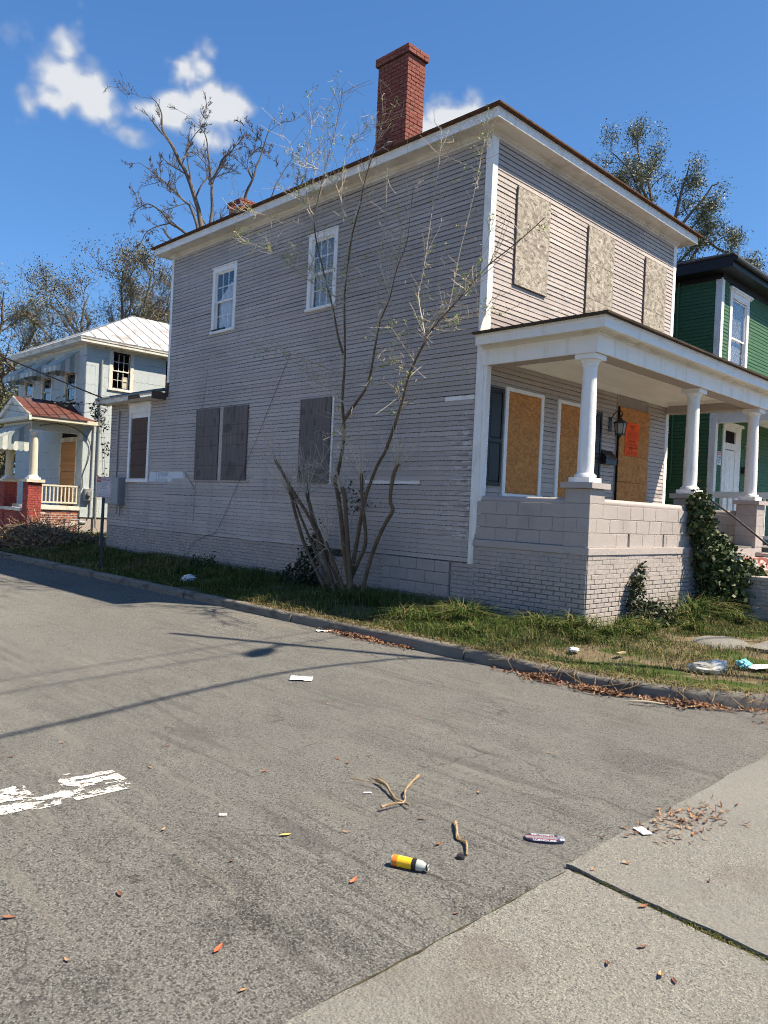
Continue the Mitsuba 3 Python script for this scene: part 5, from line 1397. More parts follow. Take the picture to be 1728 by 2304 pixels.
SAPLING = [
 (0.055,0.008,[[-0.75,2.1,0.41],[-0.75,2.21,0.75],[-0.75,2.33,1.32],[-0.75,2.47,1.8],[-0.75,2.56,2.05],[-0.75,2.49,2.16],[-0.75,2.4,2.56],[-0.75,2.37,2.78],[-0.75,2.41,3.12],[-0.75,2.46,3.41],[-0.75,2.45,3.74],[-0.75,2.44,4.08],[-0.75,2.47,4.53],[-0.75,2.52,5.12],[-0.75,2.51,5.51],[-0.75,2.45,5.99],[-0.75,2.39,6.31],[-0.75,2.22,6.81],[-0.75,2.16,7.08],[-0.75,1.99,7.51],[-0.75,1.85,7.85],[-0.75,1.75,8.28]]),
 (0.05,0.035,[[-0.85,1.95,0.47],[-0.86,2.03,0.98],[-0.88,2.08,1.41],[-0.89,2.13,1.76],[-0.9,2.19,1.91]]),
 (0.032,0.004,[[-0.75,2.39,3.07],[-0.77,2.18,3.26],[-0.79,1.86,3.54],[-0.81,1.72,3.78],[-0.83,1.64,4.09],[-0.85,1.55,4.43],[-0.87,1.48,4.63],[-0.88,1.38,4.78],[-0.9,1.24,4.99],[-0.92,1.13,5.32],[-0.94,1.02,5.51],[-0.96,0.86,5.79],[-0.98,0.8,6.21],[-1.0,0.73,6.63]]),
 (0.026,0.003,[[-0.76,2.49,4.24],[-0.78,2.63,4.59],[-0.79,2.72,4.89],[-0.81,2.84,5.26],[-0.83,2.92,5.47],[-0.85,3.05,5.83],[-0.86,3.18,6.17],[-0.88,3.26,6.46],[-0.9,3.29,6.77],[-0.91,3.18,7.04],[-0.93,3.03,7.43],[-0.95,2.96,7.54],[-0.97,2.74,8.04],[-0.98,2.6,8.48],[-1.0,2.54,8.74]]),
 (0.01,0.003,[[-0.9,3.29,6.77],[-0.88,3.47,7.0],[-0.87,3.45,7.28],[-0.85,3.37,7.67],[-0.83,3.29,8.06],[-0.82,3.24,8.46],[-0.8,3.2,8.71]]),
 (0.01,0.003,[[-0.9,3.28,6.66],[-0.94,3.49,6.97],[-0.98,3.62,7.13],[-1.02,3.81,7.29],[-1.06,3.97,7.38],[-1.1,4.05,7.41]]),
 (0.009,0.002,[[-0.9,3.43,7.0],[-0.93,3.53,7.33],[-0.96,3.53,7.68],[-0.99,3.84,8.03],[-1.01,3.99,8.27],[-1.04,4.18,8.48],[-1.07,4.19,8.71],[-1.1,4.14,8.91]]),
 (0.008,0.002,[[-0.9,3.57,7.55],[-0.9,3.58,7.92],[-0.9,3.51,8.25],[-0.9,3.49,8.51],[-0.9,3.57,8.84],[-0.9,3.54,9.13]]),
 (0.048,0.006,[[-0.75,2.05,0.37],[-0.76,1.91,0.99],[-0.77,1.83,1.38],[-0.78,1.76,1.64],[-0.79,1.66,1.9],[-0.8,1.46,2.28],[-0.81,1.28,2.51],[-0.82,1.12,2.84],[-0.83,0.94,3.26],[-0.84,0.81,3.65],[-0.85,0.66,3.92],[-0.85,0.47,4.19],[-0.86,0.45,4.26],[-0.87,0.24,4.42],[-0.88,0.04,4.56],[-0.89,-0.2,4.72],[-0.9,-0.39,4.87],[-0.91,-0.59,5.01],[-0.92,-0.81,5.14],[-0.93,-1.18,5.3],[-0.94,-1.46,5.44],[-0.95,-1.69,5.56]]),
 (0.014,0.003,[[-0.85,0.5,4.31],[-0.85,0.57,4.54],[-0.85,0.67,4.94],[-0.85,0.59,5.26],[-0.85,0.5,5.92],[-0.85,0.4,6.59],[-0.85,0.34,7.17],[-0.85,0.36,7.45]]),
 (0.011,0.003,[[-0.88,0.04,4.56],[-0.82,0.02,4.79],[-0.77,-0.05,5.4],[-0.71,-0.13,5.9],[-0.66,-0.21,6.41],[-0.61,-0.26,6.91],[-0.55,-0.28,7.23]]),
 (0.016,0.003,[[-0.88,0.48,4.4],[-0.87,0.34,4.52],[-0.86,0.13,4.63],[-0.85,-0.03,4.71],[-0.84,-0.23,4.88],[-0.83,-0.36,5.01],[-0.82,-0.5,5.3],[-0.81,-0.64,5.59],[-0.8,-0.72,5.84]]),
 (0.042,0.03,[[-0.8,1.62,0.41],[-0.82,1.49,0.76],[-0.84,1.31,1.11],[-0.86,1.13,1.37],[-0.88,0.98,1.56],[-0.89,1.03,1.7],[-0.91,1.0,1.97],[-0.93,0.91,2.21],[-0.95,0.82,2.29]]),
 (0.04,0.028,[[-0.7,2.06,0.39],[-0.73,1.88,0.67],[-0.76,1.7,0.98],[-0.79,1.73,1.43],[-0.82,1.77,1.75],[-0.85,1.78,2.15]]),
 (0.036,0.028,[[-0.8,2.75,0.28],[-0.85,3.16,0.84],[-0.9,3.35,1.27],[-0.95,3.5,1.7],[-1.0,3.49,1.82]]),
 (0.036,0.02,[[-0.72,2.7,0.3],[-0.78,3.1,0.94],[-0.84,3.36,1.39],[-0.9,3.49,1.71]]),
 (0.045,0.028,[[-0.85,2.42,0.34],[-0.88,2.77,1.02],[-0.92,2.97,1.33],[-0.95,3.12,1.51],[-0.98,3.43,1.82],[-1.02,3.68,2.12],[-1.05,3.9,2.38]]),
 (0.045,0.024,[[-0.78,2.36,0.36],[-0.79,2.82,1.02],[-0.79,3.05,1.33],[-0.79,3.21,1.65],[-0.8,3.29,1.81]]),
 (0.03,0.02,[[-0.7,2.66,0.31],[-0.7,2.81,0.7],[-0.7,3.08,1.28],[-0.7,3.29,1.65],[-0.7,3.36,1.98]]),
 (0.04,0.025,[[-0.85,2.22,0.4],[-0.88,2.42,0.74],[-0.9,2.54,0.97]]),
 (0.012,0.002,[[-0.78,2.44,3.85],[-0.87,2.8,4.0],[-0.95,3.13,4.13],[-1.04,3.62,4.31],[-1.13,3.94,4.43],[-1.21,4.3,4.46],[-1.3,4.54,4.38]]),
 (0.012,0.002,[[-0.78,2.38,3.38],[-0.88,2.57,3.51],[-0.99,2.77,3.69],[-1.1,2.85,3.77],[-1.2,2.92,3.96]]),
 (0.014,0.002,[[-0.78,2.48,5.11],[-0.85,3.15,5.5],[-0.92,3.56,5.76],[-0.99,4.25,6.23],[-1.06,4.82,6.52],[-1.13,5.1,6.63],[-1.2,5.28,6.8]]),
 (0.012,0.002,[[-0.85,2.95,5.59],[-0.91,3.38,5.83],[-0.97,3.7,5.94],[-1.04,4.18,6.2],[-1.1,4.39,6.33]]),
 (0.011,0.002,[[-0.9,3.27,6.54],[-0.98,3.75,6.73],[-1.06,4.24,6.9],[-1.14,4.57,7.04],[-1.22,4.9,7.14],[-1.3,5.28,7.23]]),
 (0.011,0.002,[[-0.85,3.05,5.47],[-0.94,3.32,5.9],[-1.03,3.49,6.13],[-1.11,3.68,6.31],[-1.2,3.99,6.49]]),
 (0.012,0.003,[[-0.9,1.15,5.33],[-0.87,1.1,5.87],[-0.83,1.16,6.2],[-0.8,1.34,6.49]]),
 (0.012,0.003,[[-0.9,1.24,4.99],[-0.93,1.36,5.28],[-0.95,1.47,5.69],[-0.97,1.35,6.24],[-1.0,1.35,7.06]]),
 (0.012,0.002,[[-0.8,0.97,3.3],[-0.97,0.99,3.49],[-1.13,1.05,3.57],[-1.3,1.14,3.55]]),
 (0.012,0.002,[[-0.8,0.82,3.72],[-0.97,0.86,3.8],[-1.13,1.04,3.87],[-1.3,1.23,4.0]]),
 (0.012,0.002,[[-0.8,0.72,3.89],[-0.97,0.8,4.11],[-1.13,0.91,4.36],[-1.3,0.85,4.38]]),
 (0.013,0.002,[[-0.85,0.26,4.43],[-0.96,-0.15,4.42],[-1.07,-0.62,4.36],[-1.19,-0.95,4.35],[-1.3,-1.32,4.27]]),
 (0.012,0.002,[[-0.8,2.67,6.9],[-0.9,2.72,7.16],[-1.0,2.79,7.26],[-1.1,2.89,7.41],[-1.2,3.02,7.46]]),
 (0.012,0.002,[[-0.8,2.17,6.78],[-0.82,2.36,6.47],[-0.83,2.62,6.84],[-0.85,2.57,7.64],[-0.87,2.39,7.78],[-0.88,2.1,7.91],[-0.9,1.87,8.0]]),
 (0.009,0.002,[[-0.8,2.33,2.09],[-0.97,2.41,2.08],[-1.13,2.49,2.27],[-1.3,2.46,2.28]]),
 (0.009,0.002,[[-0.9,1.74,2.15],[-1.07,1.8,2.52],[-1.23,1.82,2.72],[-1.4,1.83,2.82]]),
]
PECAN=[
 (0.36, 0.03, [[8.4, 22.5, 11.9], [8.2, 22.7, 13.9], [7.7, 23.2, 16.0], [7.2, 23.7, 17.2], [6.9, 24.0, 17.8], [6.8, 24.1, 18.6], [6.4, 24.5, 19.2]]) ,
 (0.26, 0.03, [[8.4, 22.5, 12.8], [8.5, 22.4, 13.7], [8.5, 22.4, 15.0], [8.4, 22.5, 16.5], [8.3, 22.7, 17.5], [8.0, 22.9, 18.1]]) ,
 (0.14, 0.03, [[7.9, 21.6, 15.1], [8.3, 21.2, 16.1], [8.6, 20.9, 16.5], [8.9, 20.6, 17.1]]) ,
 (0.2, 0.03, [[7.7, 21.7, 12.5], [7.4, 22.1, 14.0], [7.1, 22.4, 14.4], [6.5, 23.0, 15.2], [5.7, 23.7, 15.9]]) ,
 (0.22, 0.03, [[9.0, 23.4, 12.7], [8.3, 24.1, 13.7], [7.8, 24.5, 14.1], [7.4, 24.9, 14.7], [7.0, 25.3, 14.9], [6.6, 25.7, 14.6]]) ,
 (0.1, 0.03, [[8.6, 25.2, 17.3], [8.9, 24.9, 18.4], [9.2, 24.5, 19.0]]) ,
 (0.1, 0.03, [[7.8, 24.5, 14.1], [7.2, 25.1, 13.8], [6.8, 25.5, 12.9]]) ,
]
PECAN2=[
 (0.24, 0.03, [[10.4, 23.3, 13.1], [10.7, 23.1, 15.7], [10.9, 22.8, 16.6], [11.1, 22.6, 17.5], [11.3, 22.5, 18.4], [11.5, 22.3, 19.5]]) ,
 (0.1, 0.03, [[10.9, 22.8, 16.6], [10.7, 23.0, 17.5], [11.2, 22.6, 18.4], [10.8, 23.0, 19.0]]) ,
 (0.12, 0.03, [[11.3, 23.9, 16.1], [12.0, 23.2, 15.9], [12.4, 22.8, 17.1], [12.8, 22.4, 18.0]]) ,
 (0.1, 0.03, [[12.0, 23.2, 16.1], [12.9, 22.3, 16.6], [13.4, 21.8, 17.6]]) ,
]
OAK=[
 (0.3, 0.2, [[23.0, 8.1, 10.4], [23.1, 8.0, 12.8], [23.0, 8.1, 13.7]]) ,
 (0.2, 0.02, [[23.0, 8.1, 13.7], [22.6, 8.5, 14.8], [22.1, 9.0, 15.7], [21.5, 9.5, 17.1], [21.0, 10.1, 17.8]]) ,
 (0.16, 0.02, [[22.6, 8.5, 14.8], [22.0, 9.1, 16.3], [21.9, 9.2, 17.4], [21.8, 9.3, 18.3]]) ,
 (0.15, 0.02, [[22.4, 8.7, 15.3], [22.2, 8.9, 16.6], [22.4, 8.7, 17.4], [22.5, 8.5, 18.0]]) ,
 (0.2, 0.02, [[23.0, 8.1, 13.7], [23.1, 8.0, 15.0], [23.2, 7.8, 16.2], [23.4, 7.7, 16.9], [23.4, 7.6, 17.4]]) ,
 (0.16, 0.02, [[23.1, 8.0, 14.3], [23.5, 7.5, 15.2], [24.0, 7.1, 16.0], [24.2, 6.9, 16.5], [24.4, 6.7, 16.6]]) ,
 (0.12, 0.02, [[23.3, 7.7, 14.1], [23.8, 7.3, 14.9], [24.1, 7.0, 15.4], [24.2, 6.8, 15.8]]) ,
 (0.1, 0.02, [[22.6, 8.5, 14.8], [21.7, 9.4, 15.6], [21.3, 9.8, 16.2]]) ,
 (0.12, 0.03, [[23.2, 7.8, 13.0], [23.7, 7.3, 13.8], [24.0, 7.0, 14.2], [24.3, 6.8, 14.7]]) ,
 (0.14, 0.03, [[23.5, 7.6, 12.8], [24.0, 7.1, 14.1], [24.3, 6.8, 13.9], [24.5, 6.6, 13.7], [24.9, 6.2, 13.5], [25.2, 5.8, 13.3], [25.7, 5.4, 13.3]]) ,
 (0.06, 0.02, [[24.9, 6.2, 13.4], [24.8, 6.2, 13.9], [24.9, 6.1, 14.2]]) ,
 (0.1, 0.02, [[22.9, 8.1, 12.3], [21.7, 9.3, 14.0], [20.5, 10.6, 17.0], [20.1, 11.0, 17.5]]) ,
]
# the many-stemmed sapling in front of the side wall
sp_ = thing('sapling', 'bare many-stemmed sapling with a few green buds in front of the side wall', 'tree')
rng = np.random.default_rng(4)
twigs, buds = [], []
for k, (ra, rb, pts) in enumerate(SAPLING):
    if pts[0][2] < .6:                         # down into the soil
        a, b = np.array(pts[0]), np.array(pts[1])
        d = (a - b) / max(b[2] - a[2], .1)
        pts = [list(a + d * .24 * np.array([1, .8, 1])), ] + pts
        pts = [[pts[0][0], pts[0][1], -.05]] + pts if pts[0][2] > 0 else pts
    c = curve(pts, 6 * (len(pts) - 1))
    n = len(c)
    t = np.linspace(0, 1, n)
    jit = meshkit.fbm(np.stack([c[:, 2] * 3, c[:, 1] * 3, np.full(n, k * 1.7)], -1), 3, k) - .5
    ex = .9 if rb >= .02 else 1.35
    ra = ra * .84 if ra > .02 else ra
    rad = (ra * (1 - t) ** ex + rb * (1 - (1 - t) ** ex)) * (1 + .35 * jit)
    big = ra > .02
    part(sp_, 'stem' if big else 'branch', tube(c, rad, 9 if big else 5), 'bark' if big else ('pale_twig' if k % 2 else 'twig'), 60)
    stub = rb >= .02
    L = np.linalg.norm(np.diff(c, axis=0), axis=1).sum()
    if stub:                                   # pollarded ends with a broom of whips
        for _ in range(rng.integers(16, 25)):
            i = n - 1 - rng.integers(0, max(2, int(n * .16)))
            d = unit(unit(c[-1] - c[-4]) * .9 + rng.normal(0, .55, 3) + np.array([-.1, 0, .35]))
            p = wander(rng, c[i], d, rng.uniform(.3, 1.05), 6, .10, .06)
            twigs.append(tube(p, np.linspace(.0058, .0026, len(p)), 3, False))
        for _ in range(10):
            i = rng.integers(int(n * .4), n)
            p = wander(rng, c[i], unit(rng.normal(0, 1, 3) + np.array([0, 0, .4])), rng.uniform(.1, .45), 4, .2, .05)
            twigs.append(tube(p, np.linspace(.0044, .0022, len(p)), 3, False))
    else:
        for _ in range(int(7 + 9 * L)):
            a = rng.uniform(.3 if ra > .03 else .12, 1) if big else rng.uniform(.1, 1)
            i = min(int(a * (n - 1)), n - 2)
            d = unit(unit(c[i + 1] - c[i]) * .8 + unit(rng.normal(0, 1, 3)) * .9 + np.array([-.05, 0, .15]))
            l = rng.uniform(.08, .30 + .55 * rng.random()) * (1.3 if big else 1)
            p = wander(rng, c[i], d, l, 5, .13, .05)
            twigs.append(tube(p, np.linspace(.0064 if big else .0052, .0026, len(p)), 3, False))
            for _ in range(rng.integers(0, 4)):
                j = rng.integers(1, len(p))
                q = wander(rng, p[j], unit(rng.normal(0, 1, 3) + np.array([0, 0, .3])), l * .4, 3, .2, .0)
                twigs.append(tube(q, np.linspace(.0036, .0022, len(q)), 3, False))
                if rng.random() < (.26 if c[i][2] > 2.6 else .03):
                    buds.append(q[-1])
part(sp_, 'twigs', twigs[::2], 'twig', kind='stuff')
part(sp_, 'twigs', twigs[1::2], 'pale_twig', kind='stuff')
v, f, cc = leaves(rng, np.array(buds), 9, .028, .016, [(.26, .34, .05), (.20, .28, .05), (.33, .38, .09)])
part(sp_, 'buds', (v, f), 'leaf_color', kind='stuff', color=cc)
# a spray of dark leaves on the wall behind it
v, f, cc = leaves(rng, np.stack([np.full(60, -.20), 2.62 + rng.normal(0, .22, 60), 1.72 + rng.normal(0, .16, 60)], 1), 2, .05, .030, [(.02, .03, .014), (.03, .042, .018)])
wv = thing('wall_creeper', 'dark leafy creeper spray on the wall behind the sapling', 'plant')
part(wv, 'stem', [tube(wander(rng, (-.1, 2.75 + .1 * q, .5), (-.05, -.08, 1), 1.3, 8, .1, .1), .004, 3) for q in range(4)], 'twig')
part(wv, 'leaves', (v, f), 'leaf_color', kind='stuff', color=cc)


def bush(base, label, cat_, blobs, per, size, colors, stems, seed, group=None, aspect=.6):
    r = np.random.default_rng(seed)
    k = thing(base, label, cat_, group)
    pts = []
    for (x, y, z, rx, ry, rz, n) in blobs:
        d = r.normal(0, 1, (n, 3))
        d /= np.linalg.norm(d, axis=1, keepdims=True)
        q = d * (r.uniform(.45, 1.05, (n, 1)) ** .6)
        pts.append(np.array([x, y, z]) + q * np.array([rx, ry, rz]))
    pts = np.vstack(pts)
    pts = pts[pts[:, 2] > .0]
    v, f, cc = leaves(r, pts, per, size * 1.1, size, colors, .2, aspect)
    part(k, 'stem', [tube(curve(s, 10), np.linspace(.010, .004, len(curve(s, 10))), 5) for s in stems], 'twig')
    part(k, 'leaves', (v, f), 'leaf_color', kind='stuff', color=cc)
    return k


DARK = [(.018, .030, .012), (.026, .040, .016), (.014, .024, .010), (.034, .048, .02)]
IVY = [(.035, .060, .020), (.050, .078, .024), (.028, .046, .016), (.070, .095, .032), (.09, .105, .04)]
bush('shrub', 'small dark evergreen shrub against the foundation left of the sapling', 'shrub', [(-.40, 3.85, .20, .26, .50, .26, 330), (-.42, 3.60, .42, .20, .26, .34, 260), (-.36, 3.48, .84, .12, .16, .30, 110), (-.34, 3.4, 1.1, .08, .1, .2, 24)], 2, .032, DARK, [[(-.4, 3.7, .0), (-.42, 3.7, .4), (-.36, 3.55, .95)]], 5)
bush('shrub', 'low leafy weed bush on the verge by the middle of the side wall', 'shrub', [(-.72, 6.60, .14, .25, .40, .18, 130), (-.70, 6.95, .20, .18, .25, .22, 90), (-.7, 6.45, .30, .1, .14, .16, 40)], 2, .03, [(.03, .055, .018), (.045, .07, .022)], [[(-.7, 6.7, .0), (-.7, 6.8, .4)]], 6)
bush('vine', 'tall leafy vine swallowing the second porch pillar', 'vine', [(3.30, -2.12, 1.90, .20, .16, .24, 200), (3.36, -2.15, 1.55, .26, .20, .30, 330), (3.62, -2.25, 1.08, .42, .30, .36, 700), (3.86, -2.42, .68, .62, .42, .44, 1250), (3.9, -2.45, .32, .70, .45, .36, 1000), (4.35, -2.6, .58, .36, .4, .36, 450)], 2, .040, IVY, [[(3.5, -2.2, 0), (3.45, -2.12, 1.0), (3.3, -2.1, 2.0)], [(3.9, -2.4, 0), (3.8, -2.3, .6), (3.5, -2.15, 1.3)]], 7, aspect=.8)
bush('vine', 'short ivy cone climbing the white brick front of the porch', 'vine', [(1.20, -2.15, .42, .15, .10, .35, 230), (1.36, -2.12, .78, .06, .06, .22, 60), (1.35, -2.28, .16, .50, .24, .22, 620), (1.75, -2.32, .12, .35, .25, .18, 260)], 2, .030, [(.030, .046, .020), (.045, .062, .028), (.060, .070, .036), (.10, .085, .04)], [[(1.25, -2.1, 0), (1.22, -2.1, .5), (1.42, -2.06, 1.02)]], 8, aspect=.75)
bush('vine', 'dark hanging creeper at the far corner of the extension', 'vine', [(-.32, 13.05, 3.95, .20, .30, .30, 70), (-.22, 13.0, 3.5, .14, .22, .22, 28), (-.10, 13.0, 2.9, .07, .10, .35, 16), (-.10, 13.0, 1.9, .06, .10, .6, 14), (-1.0, 13.6, 4.1, .45, .25, .12, 26)], 2, .04, DARK, [[(-.1, 12.99, .2), (-.1, 13.0, 2.0), (-.2, 13.02, 4.0)], [(-.15, 13.0, .2), (-.12, 13.05, 2.2), (-.3, 13.1, 4.2)]], 9)


def bare_tree(key, limbs, seed, kids, mat='grey_bark', depth=3, minr=.012, up=.12, spread=.85, shrink=.5):
    r = np.random.default_rng(seed)
    out, tips = {}, []
    for ra, rb, p in limbs:
        ra, rb = ra * .34, rb * .4
        c = curve(p, 4 * (len(p) - 1))
        c = c + .10 * (np.stack([meshkit.fbm(c * .9 + 7 * q, 3, q) for q in range(3)], 1) - .5) * np.minimum(1, np.arange(len(c)) / 4)[:, None] * 3
        grow(r, c, ra, rb, depth, out, tips, kids, shrink, spread, up, (7, 5, 4, 3), minr, .3)
    part(key, 'trunk', out[depth], mat, 60)
    part(key, 'twigs', sum((v for d, v in out.items() if d < depth), []), mat, kind='stuff')
    return tips


def root(pt, x, y, r):
    return (r * 1.25, r, [[x, y, -.1], [pt[0] * .3 + x * .7, pt[1] * .3 + y * .7, pt[2] * .5], pt])


pk = thing('bare_tree', 'large bare winter tree rising behind the far end of the grey house roof', 'tree')
bare_tree(pk, [root(PECAN[0][2][0], 8.9, 22.6, .42)] + PECAN, 3, (7.0, 8.0, 9.0), minr=.009, shrink=.35)
pk = thing('bare_tree', 'second bare tree to the right of the low chimney stub', 'tree')
bare_tree(pk, [root(PECAN2[0][2][0], 10.3, 23.5, .28)] + PECAN2, 5, (7.0, 8.0, 9.0), minr=.009, shrink=.35)


def crown_tree(base, label, x, y, h, r_, seed, colors, per, size, limbs=None, trunk=.28, low=.3, kids=(2.5, 3.0, 5.0), lift=.35, keep=1.0, spread=.5, mat='grey_bark', minr=.014, shrink=.5):
    r = np.random.default_rng(seed)
    k = thing(base, label, 'tree')
    out, tips = {}, []
    if limbs is None:
        z0 = float(ground_z(x, y))
        tr = wander(r, (x, y, z0 - .1), (0, 0, 1), h * .55, 6, .06, .2)
        limbs = [(trunk, trunk * .5, tr)]
        for q in range(9):
            t = r.uniform(low, 1)
            p = tr[min(6, int(t * 6))]
            a = q * 2.4 + r.uniform(-.4, .4)
            d = unit(np.array([math.cos(a), math.sin(a), r.uniform(.25, .9) + (.8 if t > .9 else 0)]))
            limbs.append((trunk * .45, .03, wander(r, p, d, r_ * r.uniform(.8, 1.15) * (1.2 - .3 * t), 6, .15, lift * .3)))
    for q, (ra, rb, p) in enumerate(limbs):
        grow(r, np.asarray(p, float), ra, rb, 0 if q == 0 else 3, out, tips, kids, shrink, .8, .1, (6, 4, 4, 3), minr, .3)
    part(k, 'trunk', out.get(3, []) + out[0][:1], mat, 60)
    part(k, 'branches', sum((v for d, v in out.items() if d < 3), [])[0 if 0 not in out else 0:], mat, kind='stuff')
    c = np.array([t[0] for t in tips if t[2] <= 1])
    c = c[r.random(len(c)) < keep]
    v, f, cc = leaves(r, c, per, spread, size, colors)
    part(k, 'crown', (v, f), 'leaf_color', kind='stuff', color=cc)


BROWN = [(.135, .118, .058), (.105, .105, .05), (.175, .12, .06), (.08, .085, .042), (.21, .15, .08)]
OLIVE = [(.085, .098, .045), (.115, .122, .06), (.065, .073, .036), (.155, .148, .08)]
K_ = dict(kids=(4.2, 4.8, 6.5), spread=.32)
crown_tree('tree', 'tall olive brown tree right behind the blue house', 8.3, 31.0, 17.5, 6.2, 21, BROWN + OLIVE, 12, .045, keep=1, **K_)
crown_tree('tree', 'reddish twiggy tree between the blue house roof and the grey house', 11.6, 32.0, 18.0, 5.6, 22, [(.27, .17, .10), (.20, .15, .08), (.17, .15, .08)], 5, .05, keep=.9, kids=(5, 5, 7.0), spread=.35)
crown_tree('tree', 'yellowish thin tree at the left edge behind the blue house', 4.6, 35.0, 15.5, 5.0, 23, [(.27, .22, .10), (.20, .18, .08), (.16, .16, .07)], 6, .045, keep=.9, **K_)
crown_tree('tree', 'dense dark evergreen at the left edge beside the blue house', .2, 27.2, 9.0, 3.0, 24, OLIVE + [(.06, .07, .03), (.16, .16, .07)], 10, .06, kids=(3.5, 4, 6), spread=.3, low=.1)
crown_tree('tree', 'bushy brown tree behind the left part of the blue house', 6.2, 32.0, 15.6, 5.8, 25, BROWN, 12, .045, keep=1, **K_)
crown_tree('tree', 'far hazy brown tree beside the end of the grey house', 14.3, 36.5, 18.0, 6.0, 26, BROWN, 11, .045, keep=1, **K_)
crown_tree('tree', 'broad brown tree over the ridge of the blue house roof', 10.0, 35.0, 18.0, 6.0, 30, BROWN + OLIVE, 11, .045, keep=1, **K_)
crown_tree('tree', 'far low thicket tree at the very end of the street', -4.0, 62.0, 11.0, 6.0, 27, BROWN + OLIVE, 5, .14, spread=.6)
crown_tree('live_oak', 'wind-shaped olive green oak rising above the right end of the eave', 23, 8.1, 0, 0, 28, [(.12, .14, .07), (.16, .17, .09), (.10, .11, .055), (.20, .19, .11), (.28, .28, .18)], 12, .042, limbs=[(.42, .3, [[23.2, 8.4, -.1], [23.1, 8.2, 5], [23.0, 8.1, 10.4]])] + [(a * .5, b, p) for a, b, p in OAK], kids=(3.6, 4.2, 6.0), spread=.20, keep=.95, minr=.009, shrink=.36)
crown_tree('tree', 'distant bare tree behind the green house roof', 43.0, 12.5, 16.5, 5.0, 29, [(.2, .15, .1)], 1, .06, keep=.3, kids=(3.4, 3.6, 6.0))

# a heap of cut brush by the far end of the verge
rng = np.random.default_rng(31)
st = []
for _ in range(1150):
    x, y = rng.normal(-1.15, .62), rng.normal(15.0, .95)
    hmax = .46 * math.exp(-((x + 1.15) / .85) ** 2 - ((y - 15.0) / 1.15) ** 2)
    z = float(ground_z(x, y)) + rng.uniform(0, 1) ** .7 * hmax
    d = unit(np.array([rng.normal(), rng.normal(), rng.normal(0, .35)]))
    p = wander(rng, (x, y, z), d, rng.uniform(.25, .8), 3, .25, -.03)
    st.append(tube(p, rng.uniform(.004, .013), 4, False))
bp = thing('brush_pile', 'low heap of dead sticks and brush in front of the blue house porch', 'brush pile')
part(bp, 'sticks', st[::2], 'root_brown', kind='stuff')
part(bp, 'sticks', st[1::2], 'grey_bark', kind='stuff')
v, f, cc = leaves(rng, np.stack([rng.normal(-1.15, .6, 900), rng.normal(15, .9, 900), np.full(900, .25) + rng.uniform(-.1, .2, 900)], 1), 2, .08, .045, [(.22, .14, .08), (.15, .09, .05), (.28, .2, .12)])
part(bp, 'dead_leaves', (v, f), 'leaf_color', kind='stuff', color=cc)
solo('log', tube([(-1.75, 15.55, .48), (-1.35, 15.2, .50)], [.16, .15], 12), 'bark', 'short round log lying on top of the brush heap', 'log', smooth=40)

# ---------------------------------------------------------------- litter
rng = np.random.default_rng(41)


def leaf_mesh(p, L, W, rz, curl, tilt):
    """A dry leaf: a folded, curled blade with a midrib."""
    n = 5
    t = np.linspace(0, 1, n)
    w = W * np.sin(np.pi * np.clip(t * .92 + .04, 0, 1)) ** .8
    x = (t - .5) * L
    zc = curl * L * (2 * t - 1) ** 2
    v = np.concatenate([np.stack([x, -w, zc + w * .45], 1), np.stack([x, 0 * x, zc], 1), np.stack([x, w, zc + w * .45], 1)])
    f = [[i, i + 1, n + i + 1, n + i] for i in range(n - 1)] + [[n + i, n + i + 1, 2 * n + i + 1, 2 * n + i] for i in range(n - 1)]
    m = move((v, np.array(f)), p, rz, tilt)
    return m


LEAF = [(.24, .095, .045), (.16, .075, .045), (.32, .17, .08), (.12, .06, .04), (.36, .23, .13)]


def path_leaves(n, s0, s1, off, wid, lump):
    out = []
    while len(out) < n:
        s = rng.uniform(s0, s1)
        if rng.random() > lump(s):
            continue
        p, o = kerb_path(s)
        q = p + o * (off + abs(rng.normal(0, wid)))
        m = leaf_mesh((q[0], q[1], ROAD + .010 + rng.uniform(0, .035) * lump(s)), rng.uniform(.035, .085), rng.uniform(.006, .014), rng.uniform(0, 6.3), rng.uniform(0, .35), rng.normal(0, .35))
        c = np.array(LEAF[rng.integers(len(LEAF))]) * rng.uniform(.6, 1.2)
        v, f = m
        out.append((v, np.vstack([np.asarray(f)[:, [0, 1, 2]], np.asarray(f)[:, [0, 2, 3]]]), np.repeat(c[None], len(v), 0)))
    return out


g = lambda a, s: (lambda x: math.exp(-((x - a) / s) ** 2))
ll = path_leaves(1000, -1.1, 2.3, .03, .10, lambda s: max(g(-.40, .20)(s), .8 * g(.25, .26)(s), .8 * g(1.05, .30)(s), .10))
ll += path_leaves(330, -5.0, -2.3, .02, .08, lambda s: max(.9 * g(-3.3, .5)(s), .4 * g(-2.6, .4)(s)))
for cxx, cyy, n in ((-5.15, -5.78, 95), (-2.1, -5.25, 60), (-1.9, -5.7, 60), (-1.5, -5.4, 40), (-5.35, -5.66, 40)):
    for _ in range(n):
        q = np.array([cxx, cyy]) + rng.normal(0, 1, 2) * np.array([.19, .07])
        v, f = leaf_mesh((q[0], q[1], (-.118 if q[1] < -5.6 else ROAD + .008)), rng.uniform(.02, .06), rng.uniform(.003, .009), rng.uniform(0, 6.3), rng.uniform(0, .3), rng.normal(0, .3))
        c = np.array(LEAF[rng.integers(len(LEAF))]) * rng.uniform(.6, 1.2)
        ll.append((v, np.vstack([np.asarray(f)[:, [0, 1, 2]], np.asarray(f)[:, [0, 2, 3]]]), np.repeat(c[None], len(v), 0)))
m, col = colored(ll)
lab('leaf_litter', 'drifts of dry brown leaves in the gutter', kind='stuff')
put('leaf_litter', m, 'leaf_color', color=col)
